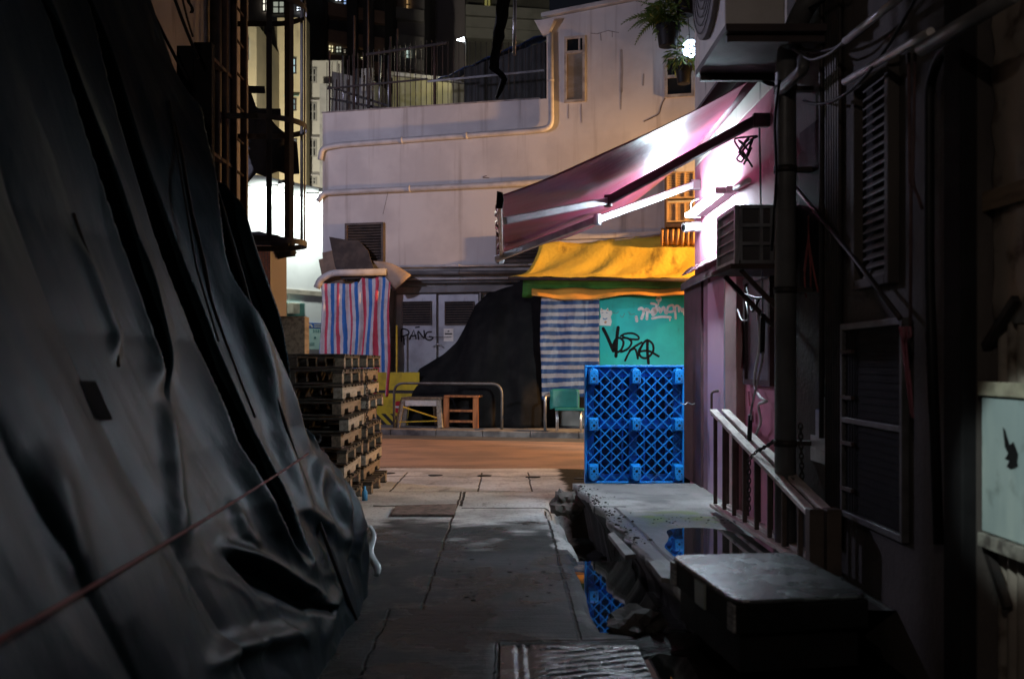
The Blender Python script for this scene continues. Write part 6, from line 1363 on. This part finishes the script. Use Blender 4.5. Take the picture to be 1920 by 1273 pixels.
# dark tower blocks with a few lit rooms
DT = mat('tower_dark', (.12,.1,.09), (.08,.07,.062), .3, .8); DB = mat('tower_band', (.5,.3,.2), (.36,.22,.16), .4, .8)
def bigtower(px0, px1, D, lab, bands, slope=0, m=DT, bm_=DB, lits=()):
    e = E('tower_block', V((P((px0+px1)/2, 680, D).x, D+5, 0)), lab, 'tower block', 'dark tower blocks'); b = BM(); a, c = P(px0, -120, D), P(px1, -120, D); box(b, a.x, c.x, D, D+12, -.4, a.z); ob('wall', b, m, e)
    for y in bands:
        b = BM(); p, q = P(px0, y, D), P(px1, y+slope*(px1-px0), D)
        hexa(b, [V((p.x,D-1.2,p.z-.9)),V((q.x,D-.4,q.z-.9)),V((q.x,D-.002,q.z-.9)),V((p.x,D-.002,p.z-.9)),V((p.x,D-1.2,p.z)),V((q.x,D-.4,q.z)),V((q.x,D-.002,q.z)),V((p.x,D-.002,p.z))]); ob('balcony_band', b, bm_, e)
    for (x0, y0, x1, y1, mm) in lits: win(e, D-.05, x0, y0, x1, y1, mm)
    return e
LW2 = glow('room_white', (.85,.95,1), 1.6); LY2 = glow('room_yellow', (1,.88,.5), 1.2); LO2 = glow('room_orange', (1,.6,.25), .8)
t1 = bigtower(574, 722, 72, 'dark tower block with brown balcony bands and a few lit rooms', (-40, 8, 58, 104), .12, lits=((616,84,626,100,LY2),(630,88,641,100,glow('room_dim', (.9,.95,.75), .5)),(644,94,655,101,glow('room_dim2', (.9,.8,.6), .35)),(628,-8,641,4,LW2),(644,0,656,10,glow('room_blue', (.4,.6,1), .8)),(676,108,687,115,LY2),(640,-40,656,-30,LY2)))
for px in (604, 660, 690): b = BM(); p = P(px, 0, 70.6); box(b, p.x-.35, p.x+.35, 70.6, 71.4, 0, P(px,-120,70.6).z); ob('pier', b, DT, t1)
t2 = bigtower(724, 796, 80, 'dark grey tower block with small yellow balconies at one edge', (20, 70, 112), .05, mat('tower_grey', (.28,.25,.24), None, .3), mat('tower_band2', (.4,.36,.32), None, .4), ((762,-2,768,22,LO2),(762,92,768,116,glow('room_green', (.75,.95,.85), 1.3)),(730,88,734,92,glow('room_cyan', (.3,.8,1), 3)),(763,78,770,82,LY2)))
t3 = bigtower(796, 872, 95, 'plain grey brown tower block wall without windows', (), 0, mat('tower_plain', (.5,.43,.42), (.44,.38,.37), .2), DB)
t4 = bigtower(874, 1030, 88, 'dark tower block with pale floor lines near the torn strap', (18, 40, 60), .02, mat('tower_olive', (.2,.19,.15), None, .3), mat('tower_line', (.5,.48,.4), None, .4), ((908,-10,920,50,glow('room_olive', (.55,.5,.15), .3)),))
# balcony clutter above the beige tenement
e5 = tower('dark_balcony_house', 462, 574, -60, 64, 8, DT, 'dark house with lit balconies above the beige tenement')
win(e5, 63.9, 493, -4, 503, 22, glow('balcony_white', (1,.95,.8), 1.6)); win(e5, 63.9, 512, 4, 534, 26, glow('balcony_dim', (.8,.85,.7), .35)); win(e5, 63.9, 556, 14, 566, 22, glow('balcony_bulb', (.8,.9,1), 4))
b = BM(); beam(b, P(505,30,62), P(575,52,62), .06, .06); beam(b, P(505,38,62), P(575,60,62), .06, .06)
for k in range(8): beam(b, P(507+k*9,31+k*2.8,62), P(507+k*9,42+k*2.8,62), .05, .05, V((1,0,0)))
ob('railing', b, mat('rail_pale', (.3,.3,.28), None, 3), e5)
